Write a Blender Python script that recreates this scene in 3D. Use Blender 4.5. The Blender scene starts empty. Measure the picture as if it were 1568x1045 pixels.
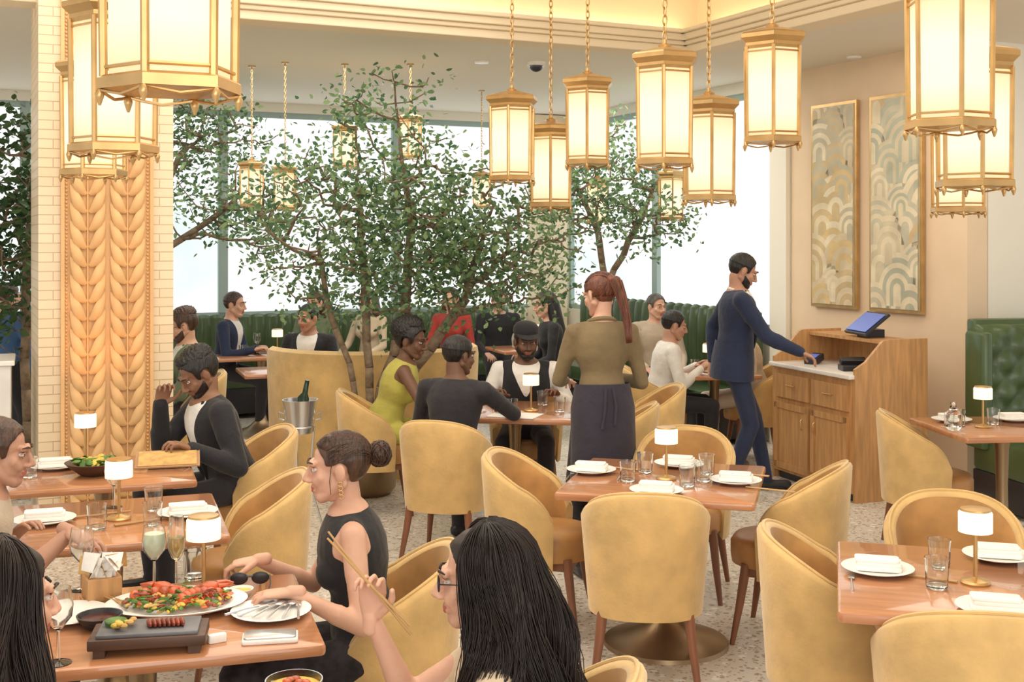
import bpy, bmesh, math, random
from mathutils import Vector, Matrix
import numpy as np
R=random.Random(7)
V3=Vector
rad=math.radians
# ---------------------------------------------------------------- materials
def mat(name,col,rough=.5,metal=0,es=0,ecol=None,noise=None,bump=None,trans=0,sheen=0,coat=0,sub=0,island=None):
    m=bpy.data.materials.new(name); m.use_nodes=True
    nt=m.node_tree; b=nt.nodes['Principled BSDF']
    c=(*col,1)
    b.inputs['Base Color'].default_value=c
    b.inputs['Roughness'].default_value=rough
    b.inputs['Metallic'].default_value=metal
    if es:
        b.inputs['Emission Color'].default_value=(*(ecol or col),1)
        b.inputs['Emission Strength'].default_value=es
    if trans: b.inputs['Transmission Weight'].default_value=trans
    if sheen:
        b.inputs['Sheen Weight'].default_value=sheen
        b.inputs['Sheen Tint'].default_value=(1,.92,.78,1)
    if coat: b.inputs['Coat Weight'].default_value=coat
    if sub:
        b.inputs['Subsurface Weight'].default_value=sub
        b.inputs['Subsurface Radius'].default_value=(.02,.01,.006)
    tc=nt.nodes.new('ShaderNodeTexCoord')
    def nz(scale,stretch=None,det=4):
        n=nt.nodes.new('ShaderNodeTexNoise'); n.inputs['Scale'].default_value=scale; n.inputs['Detail'].default_value=det
        if stretch:
            mp=nt.nodes.new('ShaderNodeMapping'); mp.inputs['Scale'].default_value=stretch
            nt.links.new(tc.outputs['Object'],mp.inputs[0]); nt.links.new(mp.outputs[0],n.inputs['Vector'])
        else: nt.links.new(tc.outputs['Object'],n.inputs['Vector'])
        return n
    if noise:
        n=nz(noise[0],noise[2] if len(noise)>2 else None)
        r=nt.nodes.new('ShaderNodeValToRGB')
        k=noise[1]
        r.color_ramp.elements[0].position=.35; r.color_ramp.elements[1].position=.68
        r.color_ramp.elements[0].color=(*[x*(1-k) for x in col],1)
        r.color_ramp.elements[1].color=(*[min(1,x*(1+k*.6)) for x in col],1)
        nt.links.new(n.outputs['Fac'],r.inputs[0]); nt.links.new(r.outputs[0],b.inputs['Base Color'])
    if island:
        g=nt.nodes.new('ShaderNodeNewGeometry'); r=nt.nodes.new('ShaderNodeValToRGB')
        r.color_ramp.elements[0].color=(*col,1); r.color_ramp.elements[1].color=(*island,1)
        nt.links.new(g.outputs['Random Per Island'],r.inputs[0]); nt.links.new(r.outputs[0],b.inputs['Base Color'])
        tl=nt.nodes.new('ShaderNodeBsdfTranslucent'); nt.links.new(r.outputs[0],tl.inputs[0]); mxs=nt.nodes.new('ShaderNodeMixShader'); mxs.inputs[0].default_value=.4
        nt.links.new(b.outputs[0],mxs.inputs[1]); nt.links.new(tl.outputs[0],mxs.inputs[2]); nt.links.new(mxs.outputs[0],nt.nodes['Material Output'].inputs[0])
    if bump:
        n=nz(bump[0],bump[2] if len(bump)>2 else None,5)
        bp=nt.nodes.new('ShaderNodeBump'); bp.inputs['Strength'].default_value=bump[1]; bp.inputs['Distance'].default_value=.02
        nt.links.new(n.outputs['Fac'],bp.inputs['Height']); nt.links.new(bp.outputs[0],b.inputs['Normal'])
    return m
BRASS=mat('brushed_brass',(.62,.40,.17),.34,.8,noise=(8,.15))
def zglow(name,base,z0,z1,edge,mid,st):
    m=mat(name,base,.4,0,st,mid); nt=m.node_tree; b=nt.nodes['Principled BSDF']
    tc=nt.nodes.new('ShaderNodeTexCoord'); sx=nt.nodes.new('ShaderNodeSeparateXYZ'); nt.links.new(tc.outputs['Object'],sx.inputs[0])
    mr=nt.nodes.new('ShaderNodeMapRange'); mr.inputs[1].default_value=z0; mr.inputs[2].default_value=z1; nt.links.new(sx.outputs[2],mr.inputs[0])
    r=nt.nodes.new('ShaderNodeValToRGB'); e=r.color_ramp.elements; e[0].position=0; e[0].color=(*edge,1); e[1].position=1; e[1].color=(*edge,1)
    for p in(.3,.62): q=e.new(p); q.color=(*mid,1)
    nt.links.new(mr.outputs[0],r.inputs[0]); nt.links.new(r.outputs[0],b.inputs['Emission Color']); return m
LGLASS=zglow('lantern_frosted_glass',(.16,.13,.09),.03,.52,(.92,.60,.28),(1,.87,.62),1.08)
CLEAR=mat('clear_glass',(.95,.97,.96),.04,0,trans=1)
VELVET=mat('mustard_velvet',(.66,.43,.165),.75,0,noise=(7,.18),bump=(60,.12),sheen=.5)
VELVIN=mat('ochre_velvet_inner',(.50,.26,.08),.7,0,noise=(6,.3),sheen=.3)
SEAT=mat('tan_leather',(.44,.22,.07),.42,0,noise=(5,.2))
WALNUT=mat('walnut_leg',(.24,.09,.04),.4,0,noise=(9,.3,(1,1,.2)))
TABLE=mat('table_cherry_wood',(.50,.22,.10),.22,0,noise=(4,.14,(1,9,1)),coat=.5)
TEDGE=mat('table_edge_wood',(.33,.13,.05),.4)
BRONZE=mat('bronze_base',(.30,.21,.12),.35,.8)
OAK=mat('host_oak',(.56,.30,.12),.45,0,noise=(6,.2,(6,6,.6)))
MENU=mat('menu_board',(.42,.24,.12),.6,0,noise=(6,.1))
STICK=mat('chopstick_wood',(.50,.30,.12),.5)
MARBLE=mat('white_marble',(.85,.82,.78),.25,0,noise=(4,.12))
WHITE=mat('white_ceramic',(.88,.86,.82),.25)
NAPK=mat('linen_napkin',(.88,.85,.80),.85,0,bump=(50,.2))
SHADE=mat('lamp_shade',(.5,.44,.35),.5,0,1.1,(1,.84,.58))
DARK=mat('dark_plastic',(.02,.02,.025),.35)
STEEL=mat('steel',(.62,.62,.62),.25,.9)
GREEN=mat('green_leather',(.06,.10,.035),.38,0,noise=(4,.2),coat=.2)
PLASTER=mat('cream_plaster',(.82,.70,.50),.85,0,noise=(3,.04))
PEACH=mat('peach_plaster',(.82,.64,.45),.85,0,noise=(2,.05),bump=(30,.05))
CEIL=mat('ceiling_paint',(.82,.76,.64),.9)
TRIM=mat('cove_trim',(.86,.73,.52),.7)
CREAM=mat('cream_paint',(.86,.82,.71),.8)
RELIEF=mat('relief_plaster',(.80,.49,.22),.55,0,noise=(5,.1),bump=(40,.08))
FRAME=mat('window_frame',(.36,.47,.45),.5)
BARK=mat('bark',(.24,.17,.11),.9,0,noise=(20,.3),bump=(40,.5))
LEAF=mat('olive_leaf',(.045,.13,.06),.36,island=(.28,.40,.18))
LEAFD=mat('dark_leaf',(.02,.06,.02),.4,island=(.08,.15,.05))
SOIL=mat('soil',(.08,.05,.03),.95)
COVE=mat('cove_led_strip',(1,.8,.5),.5,0,6,(1,.80,.52))
EYEW=mat('eye_white',(.62,.58,.54),.3); IRIS=mat('iris',(.05,.03,.02),.15)
def skin(n,c): return mat('skin_'+n,c,.55,0,noise=(14,.09),sub=.12,bump=(120,.04))
SK_L=skin('light',(.66,.38,.265)); SK_M=skin('tan',(.50,.27,.18)); SK_B=skin('brown',(.28,.14,.08)); SK_D=skin('dark',(.16,.075,.042))
LIP=mat('lips',(.45,.13,.10),.4); LIPD=mat('lips_dark',(.22,.08,.06),.4)
def hairm(n,c): return mat('hair_'+n,c,.36,0,noise=(30,.5,(1,1,.15)),bump=(90,.5,(1,1,.12)))
H_BLK=hairm('black',(.012,.009,.008)); H_BRN=hairm('brown',(.075,.035,.02)); H_AUB=hairm('auburn',(.17,.055,.03)); H_GRY=hairm('grey',(.10,.085,.075)); H_CRL=mat('hair_dark_brown',(.020,.010,.007),.5,0,noise=(12,.5))
def cloth(n,c,r=.85): return mat('cloth_'+n,c,r,0,noise=(6,.16),bump=(9,.8),sheen=.12)
C_NAVY=cloth('navy',(.014,.024,.065)); C_BLK=cloth('black',(.014,.014,.018)); C_BLK2=cloth('charcoal',(.022,.02,.026)); C_WHT=cloth('white',(.80,.77,.72))
C_OLV=cloth('olive',(.20,.145,.07)); C_YEL=cloth('chartreuse',(.50,.45,.09)); C_GRN=cloth('sage',(.14,.18,.10)); C_BEI=cloth('beige',(.55,.45,.34)); C_RED=cloth('red',(.4,.04,.03)); C_BLU=cloth('blue',(.05,.12,.28)); C_APR=cloth('apron',(.03,.025,.04)); C_CRM=cloth('cream',(.66,.52,.36))
C_FLO=mat('cloth_floral',(.02,.015,.02),.8,0,noise=(25,.9))
# ---------------------------------------------------------------- geometry builder
class G:
    def __init__(s): s.V=[];s.F=[];s.I=[];s.m=[];s.S=[];s.M=Matrix.Identity(4)
    def mi(s,m):
        if m not in s.m: s.m.append(m)
        return s.m.index(m)
    def add(s,vs,fs,m,sm=True):
        o=len(s.V); s.V+=[s.M@V3(v) for v in vs]; i=s.mi(m)
        for f in fs: s.F.append([a+o for a in f]); s.I.append(i); s.S.append(sm)
    def loft(s,rings,m,cap=True,closed=True,sm=True,loop=False):
        n=len(rings[0]); vs=[v for r in rings for v in r]; fs=[]
        L=len(rings)
        for i in range(L if loop else L-1):
            j=(i+1)%L
            for k in range(n if closed else n-1):
                l=(k+1)%n
                fs.append([i*n+k,i*n+l,j*n+l,j*n+k])
        if cap and not loop: fs+= [list(range(n))[::-1], [(L-1)*n+k for k in range(n)]]
        s.add(vs,fs,m,sm)
    def lathe(s,prof,m,c=(0,0,0),n=24,sm=True,cap=True,sx=1,sy=1):
        s.loft([[V3((c[0]+r*math.cos(2*math.pi*k/n)*sx,c[1]+r*math.sin(2*math.pi*k/n)*sy,c[2]+z)) for k in range(n)] for r,z in prof],m,cap=cap,sm=sm)
    def cap(s,a,b,ra,rb,m,n=12):
        a=V3(a);b=V3(b);d=b-a
        if d.length<1e-6: d=V3((0,0,1e-4))
        z=d.normalized(); x=z.orthogonal().normalized(); y=z.cross(x)
        rg=[]
        for c,r,angs in ((a,ra,(-75,-45,-20)),(b,rb,(0,20,45,75))):
            for t in angs:
                t=rad(t); q=r*math.cos(t)
                rg.append([c+z*(r*math.sin(t))+x*(q*math.cos(2*math.pi*k/n))+y*(q*math.sin(2*math.pi*k/n)) for k in range(n)])
        s.loft(rg,m)
    def tube(s,pts,rs,m,n=8):
        pts=[V3(p) for p in pts]; rg=[]; x=None
        for i,p in enumerate(pts):
            d=(pts[min(i+1,len(pts)-1)]-pts[max(i-1,0)])
            if d.length<1e-7: d=V3((0,0,1))
            d.normalize()
            if x is None: x=d.orthogonal().normalized()
            else:
                x=x-d*x.dot(d)
                x=x.normalized() if x.length>1e-6 else d.orthogonal().normalized()
            y=d.cross(x); r=rs[i] if hasattr(rs,'__len__') else rs
            rg.append([p+x*(r*math.cos(2*math.pi*k/n))+y*(r*math.sin(2*math.pi*k/n)) for k in range(n)])
        s.loft(rg,m)
    def ell(s,c,r,m,rot=None,n=16,k=8):
        c=V3(c); rg=[]
        for i in range(k+1):
            t=rad(-84+168*i/k)
            ring=[V3((r[0]*math.cos(t)*math.cos(2*math.pi*j/n),r[1]*math.cos(t)*math.sin(2*math.pi*j/n),r[2]*math.sin(t))) for j in range(n)]
            if rot: ring=[rot@v for v in ring]
            rg.append([c+v for v in ring])
        s.loft(rg,m)
    def box(s,c,sz,m,rz=0,sm=False,rx=0,ry=0):
        q=Matrix.Rotation(rz,3,'Z')@Matrix.Rotation(rx,3,'X')@Matrix.Rotation(ry,3,'Y'); c=V3(c)
        vs=[c+q@V3((x*sz[0]/2,y*sz[1]/2,z*sz[2]/2)) for z in(-1,1) for x,y in((-1,-1),(1,-1),(1,1),(-1,1))]
        s.add(vs,[[3,2,1,0],[4,5,6,7],[0,1,5,4],[1,2,6,5],[2,3,7,6],[3,0,4,7]],m,sm)
    def rbox(s,c,sz,m,r=.02,rz=0,n=5):
        q=Matrix.Rotation(rz,3,'Z'); c=V3(c); rg=[]
        h=sz[2]/2; e=min(r,h)*.6
        for zz,ins in((-h,e),(-h+e*.3,e*.3),(-h+e,0),(h-e,0),(h-e*.3,e*.3),(h,e)):
            ring=[]
            for ci,(sx,sy) in enumerate(((1,1),(-1,1),(-1,-1),(1,-1))):
                for t in range(n):
                    a=math.pi/2*(ci+t/(n-1)); rr=max(r-ins,.0005)
                    ring.append(c+q@V3((sx*(sz[0]/2-r)+rr*math.cos(a),sy*(sz[1]/2-r)+rr*math.sin(a),zz)))
            rg.append(ring)
        s.loft(rg,m)
    def mesh(s,name):
        me=bpy.data.meshes.new(name); me.from_pydata([tuple(v) for v in s.V],[],s.F)
        for m in s.m: me.materials.append(m)
        me.polygons.foreach_set('material_index',s.I); me.polygons.foreach_set('use_smooth',s.S); me.update()
        return me
    def obj(s,name,loc=(0,0,0),rz=0,bevel=0,parent=None,sharp=True):
        me=s.mesh(name)
        bm=bmesh.new(); bm.from_mesh(me); bmesh.ops.recalc_face_normals(bm,faces=bm.faces)
        if sharp:
            for e in bm.edges:
                if len(e.link_faces)==2 and e.calc_face_angle(0)>rad(42): e.smooth=False
        bm.to_mesh(me); bm.free()
        return inst(name,me,loc,rz,bevel,parent)
def inst(name,me,loc=(0,0,0),rz=0,bevel=0,parent=None,sc=1):
    o=bpy.data.objects.new(name,me); bpy.context.collection.objects.link(o)
    o.location=loc; o.rotation_euler=(0,0,rz); o.scale=(sc,sc,sc)
    if parent: o.parent=parent
    if bevel:
        b=o.modifiers.new('bevel','BEVEL'); b.width=bevel; b.segments=2; b.limit_method='ANGLE'; b.angle_limit=rad(50)
    return o
def empty(name,loc=(0,0,0),rz=0):
    o=bpy.data.objects.new(name,None); bpy.context.collection.objects.link(o); o.location=loc; o.rotation_euler=(0,0,rz); o.empty_display_size=.1; return o
def remesh(g,vox,it=4):
    me=g.mesh('tmp'); o=bpy.data.objects.new('tmp',me); bpy.context.collection.objects.link(o)
    m=o.modifiers.new('r','REMESH'); m.mode='VOXEL'; m.voxel_size=vox; m.use_smooth_shade=True
    if it:
        k=o.modifiers.new('s','SMOOTH'); k.factor=.5; k.iterations=it
    dg=bpy.context.evaluated_depsgraph_get(); dg.update()
    out=bpy.data.meshes.new_from_object(o.evaluated_get(dg),depsgraph=dg)
    bpy.data.objects.remove(o); bpy.data.meshes.remove(me)
    return out
def centers(me):
    n=len(me.polygons); a=np.empty(n*3); me.polygons.foreach_get('center',a); return a.reshape(-1,3)
def setmats(me,mats,idx):
    me.materials.clear()
    for m in mats: me.materials.append(m)
    me.polygons.foreach_set('material_index',np.asarray(idx,dtype=np.int32)); me.polygons.foreach_set('use_smooth',np.ones(len(me.polygons),dtype=bool)); me.update()
def smooth_seams(me,it=10,major=3):
    bm=bmesh.new(); bm.from_mesh(me); bm.faces.ensure_lookup_table()
    for _ in range(major):
        ch=[]
        for f in bm.faces:
            cnt={}
            for v in f.verts:
                for q in v.link_faces:
                    if q is not f: cnt[q.material_index]=cnt.get(q.material_index,0)+1
            if cnt:
                best=max(cnt,key=cnt.get)
                if best!=f.material_index and cnt[best]>=.56*sum(cnt.values()): ch.append((f,best))
        for f,b_ in ch: f.material_index=b_
    nb={}
    for e in bm.edges:
        lf=e.link_faces
        if (len(lf)==2 and lf[0].material_index!=lf[1].material_index) or len(lf)==1:
            a,b_=e.verts; nb.setdefault(a,[]).append(b_); nb.setdefault(b_,[]).append(a)
    for _ in range(it):
        new={}
        for v,ns in nb.items():
            if len(ns)==2: new[v]=v.co*.4+(ns[0].co+ns[1].co)*.3
        for v,c in new.items(): v.co=c
    bm.to_mesh(me); bm.free(); me.update()
# ---------------------------------------------------------------- people
def ik(a,c,l1,l2,hint):
    d=c-a; L=d.length; m=(l1+l2)*.995
    if L>m: c=a+d*(m/L); d=c-a; L=m
    L=max(L,abs(l1-l2)+.02)
    x=(l1*l1-l2*l2+L*L)/(2*L); h=math.sqrt(max(l1*l1-x*x,0))
    dn=d.normalized(); hv=hint-dn*hint.dot(dn); hv=hv.normalized() if hv.length>1e-5 else dn.orthogonal().normalized()
    return a+dn*x+hv*h, c
def interp(y,tab):
    if y<=tab[0][0]: return tab[0][1]
    for (a,b),(c,d) in zip(tab,tab[1:]):
        if y<=c: return b+(d-b)*(y-a)/(c-a)
    return tab[-1][1]
HTAB=[(-.06,-.062),(-.035,-.045),(-.026,.012),(.010,.020),(.018,-.012),(.034,-.010),(.040,.036),(.052,.058),(.062,.078),(.09,.084)]
def shell_from(me,fn,Hm):
    bm=bmesh.new(); bm.from_mesh(me); bm.normal_update()
    nv={v:(fn(v.co),v.normal.copy()) for v in bm.verts}
    dele=[f for f in bm.faces if any(nv[v][0][0]<0 for v in f.verts)]
    bmesh.ops.delete(bm,geom=dele,context='FACES')
    for v in bm.verts:
        (d,t),n=nv[v]; v.co+=n*(t*min(1,.25+d/.012)+.0008)
    out=bpy.data.meshes.new('hair'); bm.to_mesh(out); bm.free(); setmats(out,[Hm],np.zeros(len(out.polygons),int)); smooth_seams(out,5,0); return out
def make_head(Mh,s,skinm,hairmat,hair,lip,beard,vox,parent,brow=True):
    g=G()
    g.ell((0,-.015,.03),(.075,.094,.085),skinm)
    g.ell((0,.028,-.03),(.060,.064,.083),skinm)
    g.cap((0,.062,-.092),(0,.066,-.088),.024,.022,skinm)
    for t in(-1,1):
        g.cap((t*.054,-.005,-.045),(t*.02,.062,-.09),.024,.019,skinm)
        g.cap((t*.04,.058,-.022),(t*.03,.07,-.035),.021,.02,skinm)
        g.cap((t*.036,.080,.026),(t*.008,.088,.022),.011,.010,skinm)
        g.ell((t*.012,.1,-.033),(.009,.011,.008),skinm)
        g.ell((t*.076,-.006,-.006),(.008,.02,.032),skinm,Matrix.Rotation(t*.35,3,'Z'))
    g.cap((0,.092,.012),(0,.112,-.028),.008,.011,skinm)
    g.cap((-.017,.089,-.055),(.017,.089,-.055),.0065,.0065,skinm)
    g.cap((-.014,.088,-.066),(.014,.088,-.066),.0075,.0075,skinm)
    me=remesh(g,vox,2)
    H=hairmat
    c=centers(me); idx=np.zeros(len(c),int)
    idx[(np.abs(c[:,0])<.024)&(c[:,1]>.086)&(c[:,2]<-.050)&(c[:,2]>-.073)]=1
    setmats(me,[skinm,lip],idx)
    if hair in('short','cap','bun','pony','long','bob','curls','curlyshort','afro'):
        th={'short':.009,'cap':.006,'bun':.008,'pony':.009,'long':.013,'bob':.013,'curls':.012,'curlyshort':.016,'afro':.02}[hair]
        lowx=.035 if hair in('long','bob','curls') else 0
        def f(co):
            ear=abs(co.x)>.0775 and co.z<.03 and -.04<co.y<.025
            d=co.z-interp(co.y,HTAB)
            if ear and not lowx: d=-1
            if hair in('bun','pony') and .015<co.y<.037 and co.z<.02: d=-1
            t=th*(1 if co.z>.03 or hair!='short' else .55)
            return d,t
        hm=shell_from(me,f,H); hm.transform(Mh); inst('hair',hm,parent=parent)
    if beard:
        def fb(co):
            ax=abs(co.x)
            if co.y<.012 or co.z<-.122: return -1,0
            d=(-.018-.62*max(0,co.y-.012))-co.z
            if co.z>-.050 and ax<.032 and co.y>.07: d=min(.004,-.038-co.z) if co.z<-.040 else -1
            if ax<.021 and -.074<co.z<-.049 and co.y>.07: d=-1
            return d,.003
        bmh=shell_from(me,fb,H); bmh.transform(Mh); inst('beard',bmh,parent=parent)
    me.transform(Mh); inst('head',me,parent=parent)
    e=G()
    for t in(-1,1):
        e.ell((t*.031,.0775,.006),(.0125,.0105,.0068),EYEW); e.ell((t*.031,.0862,.006),(.0050,.003,.0052),IRIS,n=10,k=6)
        e.tube([(t*.018,.0865,.009),(t*.031,.0885,.0135),(t*.045,.078,.009)],[.0022,.0028,.002],skinm,6)
        e.tube([(t*.019,.086,.003),(t*.031,.0875,-.001),(t*.044,.079,.003)],[.0018,.002,.0016],skinm,6)
        if brow: e.tube([(t*.014,.0985,.028),(t*.032,.096,.034),(t*.052,.081,.030)],[.0036,.0036,.0018],hairmat,6)
    e.V=[Mh@v for v in e.V]; e.obj('eyes_and_brows',parent=parent,sharp=False)
    h=G()
    if hair=='afro':
        h.ell((0,-.05,.06),(.102,.105,.09),H); h.ell((0,-.02,.105),(.08,.08,.055),H)
    if hair=='curlyshort':
        h.ell((0,-.03,.075),(.080,.095,.065),H); h.ell((0,.028,.102),(.055,.045,.026),H)
    if hair=='bun':
        h.ell((0,-.140,.03),(.042,.034,.044),H)
    if hair=='pony':
        h.cap((0,-.11,.06),(0,-.14,.04),.026,.024,H)
        for i in range(9):
            a=i/8; h.cap((0,-.145-.03*math.sin(a*2.5),.04-.3*a),(0,-.145-.03*math.sin(a*2.8),.01-.3*a),.030*(1-.5*a),.028*(1-.55*a),H)
    if hair in('long','bob'):
        L=.30 if hair=='long' else .14
        h.cap((0,-.06,-.02),(0,-.075,-L*.9),.080,.075,H)
        for t in(-1,1): h.cap((t*.062,-.03,.02),(t*.085,-.04,-L),.032,.042,H)
    if hair=='curls':
        h.cap((0,-.075,-.02),(0,-.10,-.28),.080,.10,H)
        for t in(-1,1): h.cap((t*.062,-.035,.02),(t*.115,-.055,-.29),.030,.065,H)
    if h.V:
        hm=remesh(h,vox*1.3,2)
        if hair in('afro','curlyshort'):
            for v in hm.vertices:
                n=V3(v.co).normalized(); q=math.sin(v.co.x*260)*math.sin(v.co.y*240)*math.sin(v.co.z*250)
                v.co=v.co+n*q*.007
        setmats(hm,[H],np.zeros(len(hm.polygons),int)); hm.transform(Mh); inst('hair_volume',hm,parent=parent)
    st=G(); rr=random.Random(len(bpy.data.objects))
    def E(v,k):
        c=V3((0,-.018,.03)); d=v-c; e_=math.sqrt((d.x/.083)**2+(d.y/.102)**2+(d.z/.093)**2)
        return c+d*(k/max(e_,1e-4)) if e_<k else v
    if hair=='bun':
        for i in range(300):
            az=rad(rr.uniform(-100,100)); y0=.062*math.cos(az)
            if abs(az)<rad(60): p0=V3((.075*math.sin(az),y0,.088-.02*abs(math.sin(az))))
            else: p0=V3((math.copysign(.078,az),rr.uniform(-.03,.035),rr.uniform(.03,.07)))
            p0=E(p0,1.0); end=V3((rr.uniform(-.02,.02),-.125,.03+rr.uniform(-.02,.02)))
            pts=[E(p0.lerp(end,k/8)+V3((0,0,.02*math.sin(math.pi*k/8))),1.005) for k in range(9)]
            st.tube(pts,[.0012]+[.0016]*8,H,4)
        for i in range(80):
            a0=rr.uniform(0,6.28); q=Matrix.Rotation(rr.uniform(-.9,.9),3,'X')@Matrix.Rotation(rr.uniform(-1.2,1.2),3,'Z'); rd=rr.uniform(.036,.046)
            st.tube([V3((0,-.142,.03))+q@V3((rd*math.cos(a0+k*.45),.0,rd*math.sin(a0+k*.45))) for k in range(9)],.002,H,4)
        for t in(-1,1): st.tube([(t*.074,.02,.02),(t*.079,.03,-.03),(t*.07,.03,-.075)],[.0015,.0015,.001],H,5)
    if hair=='curls':
        # loose waves: a smooth phase field keeps neighbouring strands together, random ends break them up
        for i in range(3200):
            az=rad(rr.uniform(54,306)); rk=rr.uniform(1.0,1.15); L=rr.uniform(.33,.45)
            ph=2.2*math.sin(az*2.1)+1.6*math.sin(az*5+.7)+rr.gauss(0,.35); fr=8.5+1.8*math.sin(az*3)+rr.gauss(0,.3); am=.020+.010*math.sin(az*4+1)+rr.uniform(-.005,.007)
            pts=[];rs=[]; part=rr.gauss(0,.005); fz=rr.uniform(-.004,.004)
            for k in range(20):
                t=k/19
                if t<.28:
                    el=rad(86-86*t/.28); q=V3((.086*rk*math.sin(az)*math.cos(el)+part,-.022+.106*rk*math.cos(az)*math.cos(el),.036+.094*rk*math.sin(el))); w=.25*t/.28+.05
                else:
                    u_=(t-.28)/.72; fx=1+.85*math.sin(min(u_*1.5,1.57)); fl=1+.5*math.sin(min(u_*1.5,1.57))
                    q=V3((.086*rk*math.sin(az)*fx+part,-.022+.106*rk*math.cos(az)*fl-.03*u_,.036-L*1.05*u_)); w=.30+.85*min(1,u_*2.0)
                q=q+V3((math.sin(ph+t*fr)*am*w+fz,math.cos(ph+t*fr*.9)*am*w,0))
                pts.append(q); rs.append(.0014*(1-.6*max(0,t-.6)/.4))
            st.tube(pts,rs,H,3)
    if hair=='pony':
        for i in range(110):
            a=rr.uniform(0,6.28); rr0=rr.uniform(.8,1.12)
            st.tube([(math.cos(a)*.030*rr0*(1-.55*t),-.145-.03*math.sin(t*2.6)+math.sin(a)*.030*rr0*(1-.55*t),.04-.34*t) for t in [k/9 for k in range(10)]],.002,H,4)
        for i in range(160):
            az=rad(rr.uniform(-180,180)); p0=E(V3((.08*math.sin(az),.07*math.cos(az)-.01,.075 if abs(az)<1.2 else -.02)),1.0); end=V3((rr.uniform(-.01,.01),-.115,.055))
            st.tube([E(p0.lerp(end,k/8)+V3((0,0,.015*math.sin(math.pi*k/8))),1.01) for k in range(9)],.002,H,4)
    if st.V:
        st.V=[Mh@v for v in st.V]; st.obj('hair_strands',parent=parent,sharp=False)
    if hair=='cap':
        c=G(); c.lathe([(.082,.052),(.087,.056),(.089,.07),(.085,.10),(.068,.122),(.04,.134),(.006,.138)],C_BLK,(0,-.016,0),24,sy=1.14)
        br=[rad(20+140*k/8) for k in range(9)]
        top=[V3((.076*math.cos(a),.06+.09*math.sin(a),.058-.012*math.sin(a))) for a in br]; inn=[V3((.083*math.cos(a),-.005+.085*math.sin(a),.064)) for a in br]
        c.loft([inn,top,[v-V3((0,0,.005)) for v in top],[v-V3((0,0,.006)) for v in inn]],C_BLK,cap=False,closed=False)
        c.V=[Mh@v for v in c.V]; c.obj('baseball_cap',parent=parent)
def make_glasses(Mw_,parent,name='eyeglasses'):
    e=G()
    for t in(-1,1):
        e.tube([(t*.032+.022*math.cos(a),.100-.1*abs(t*.032+.022*math.cos(a))*.35,.004+.018*math.sin(a)) for a in [2*math.pi*k/16 for k in range(17)]],.0018,DARK,5)
        e.tube([(t*.054,.096,.008),(t*.075,.05,.010),(t*.082,-.005,.008)],.0017,DARK,5)
    e.tube([(-.010,.101,.008),(.010,.101,.008)],.0018,DARK,5)
    e.V=[Mw_@v for v in e.V]; e.obj(name,parent=parent,sharp=False)
def make_hand(wrist,dr,nrm,side,curl,skinm,s,parent,vox=.0045,name='hand'):
    y=dr.normalized(); z=(nrm-y*nrm.dot(y)).normalized(); x=y.cross(z)
    g=G(); ts=-side
    g.cap((0,-.03,0),(0,.0,0),.024,.024,skinm)
    rg=[]
    for yy,hw,ht in((-.008,.022,.017),(.01,.030,.018),(.04,.038,.016),(.07,.041,.014),(.09,.039,.011)):
        rg.append([V3((hw*math.cos(2*math.pi*k/14),yy,ht*math.sin(2*math.pi*k/14))) for k in range(14)])
    g.loft(rg,skinm)
    for i,(fx,L) in enumerate(((.0315,.070),(.0105,.078),(-.0105,.073),(-.0305,.058))):
        p=V3((ts*fx,.086-abs(i-1.2)*.004,0)); a=0; cu=curl*(1+.12*i)
        for sg,(fr,bn) in enumerate(((.45,.45),(.32,.85),(.23,.6))):
            a+=rad(cu*bn)
            q=p+V3((ts*fx*.12*fr,math.cos(a)*L*fr,-math.sin(a)*L*fr))
            g.cap(p,q,.0090-.0008*sg,.0084-.001*sg,skinm,10); p=q
    p=V3((ts*.026,.014,-.006))
    for d,l,r0,r1 in((V3((ts*.72,.68,-.25)),.042,.015,.0115),(V3((ts*.40,.85,-.38)),.032,.0112,.010),(V3((ts*.12,.9,-.42)),.026,.0098,.008)):
        q=p+d.normalized()*l; g.cap(p,q,r0,r1,skinm,10); p=q
    M=Matrix.Translation(wrist)@Matrix((( x.x,y.x,z.x),(x.y,y.y,z.y),(x.z,y.z,z.z))).to_4x4()@Matrix.Scale(s,4)
    me=remesh(g,vox,1); setmats(me,[skinm],np.zeros(len(me.polygons),int)); me.transform(M); inst(name,me,parent=parent)
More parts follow.
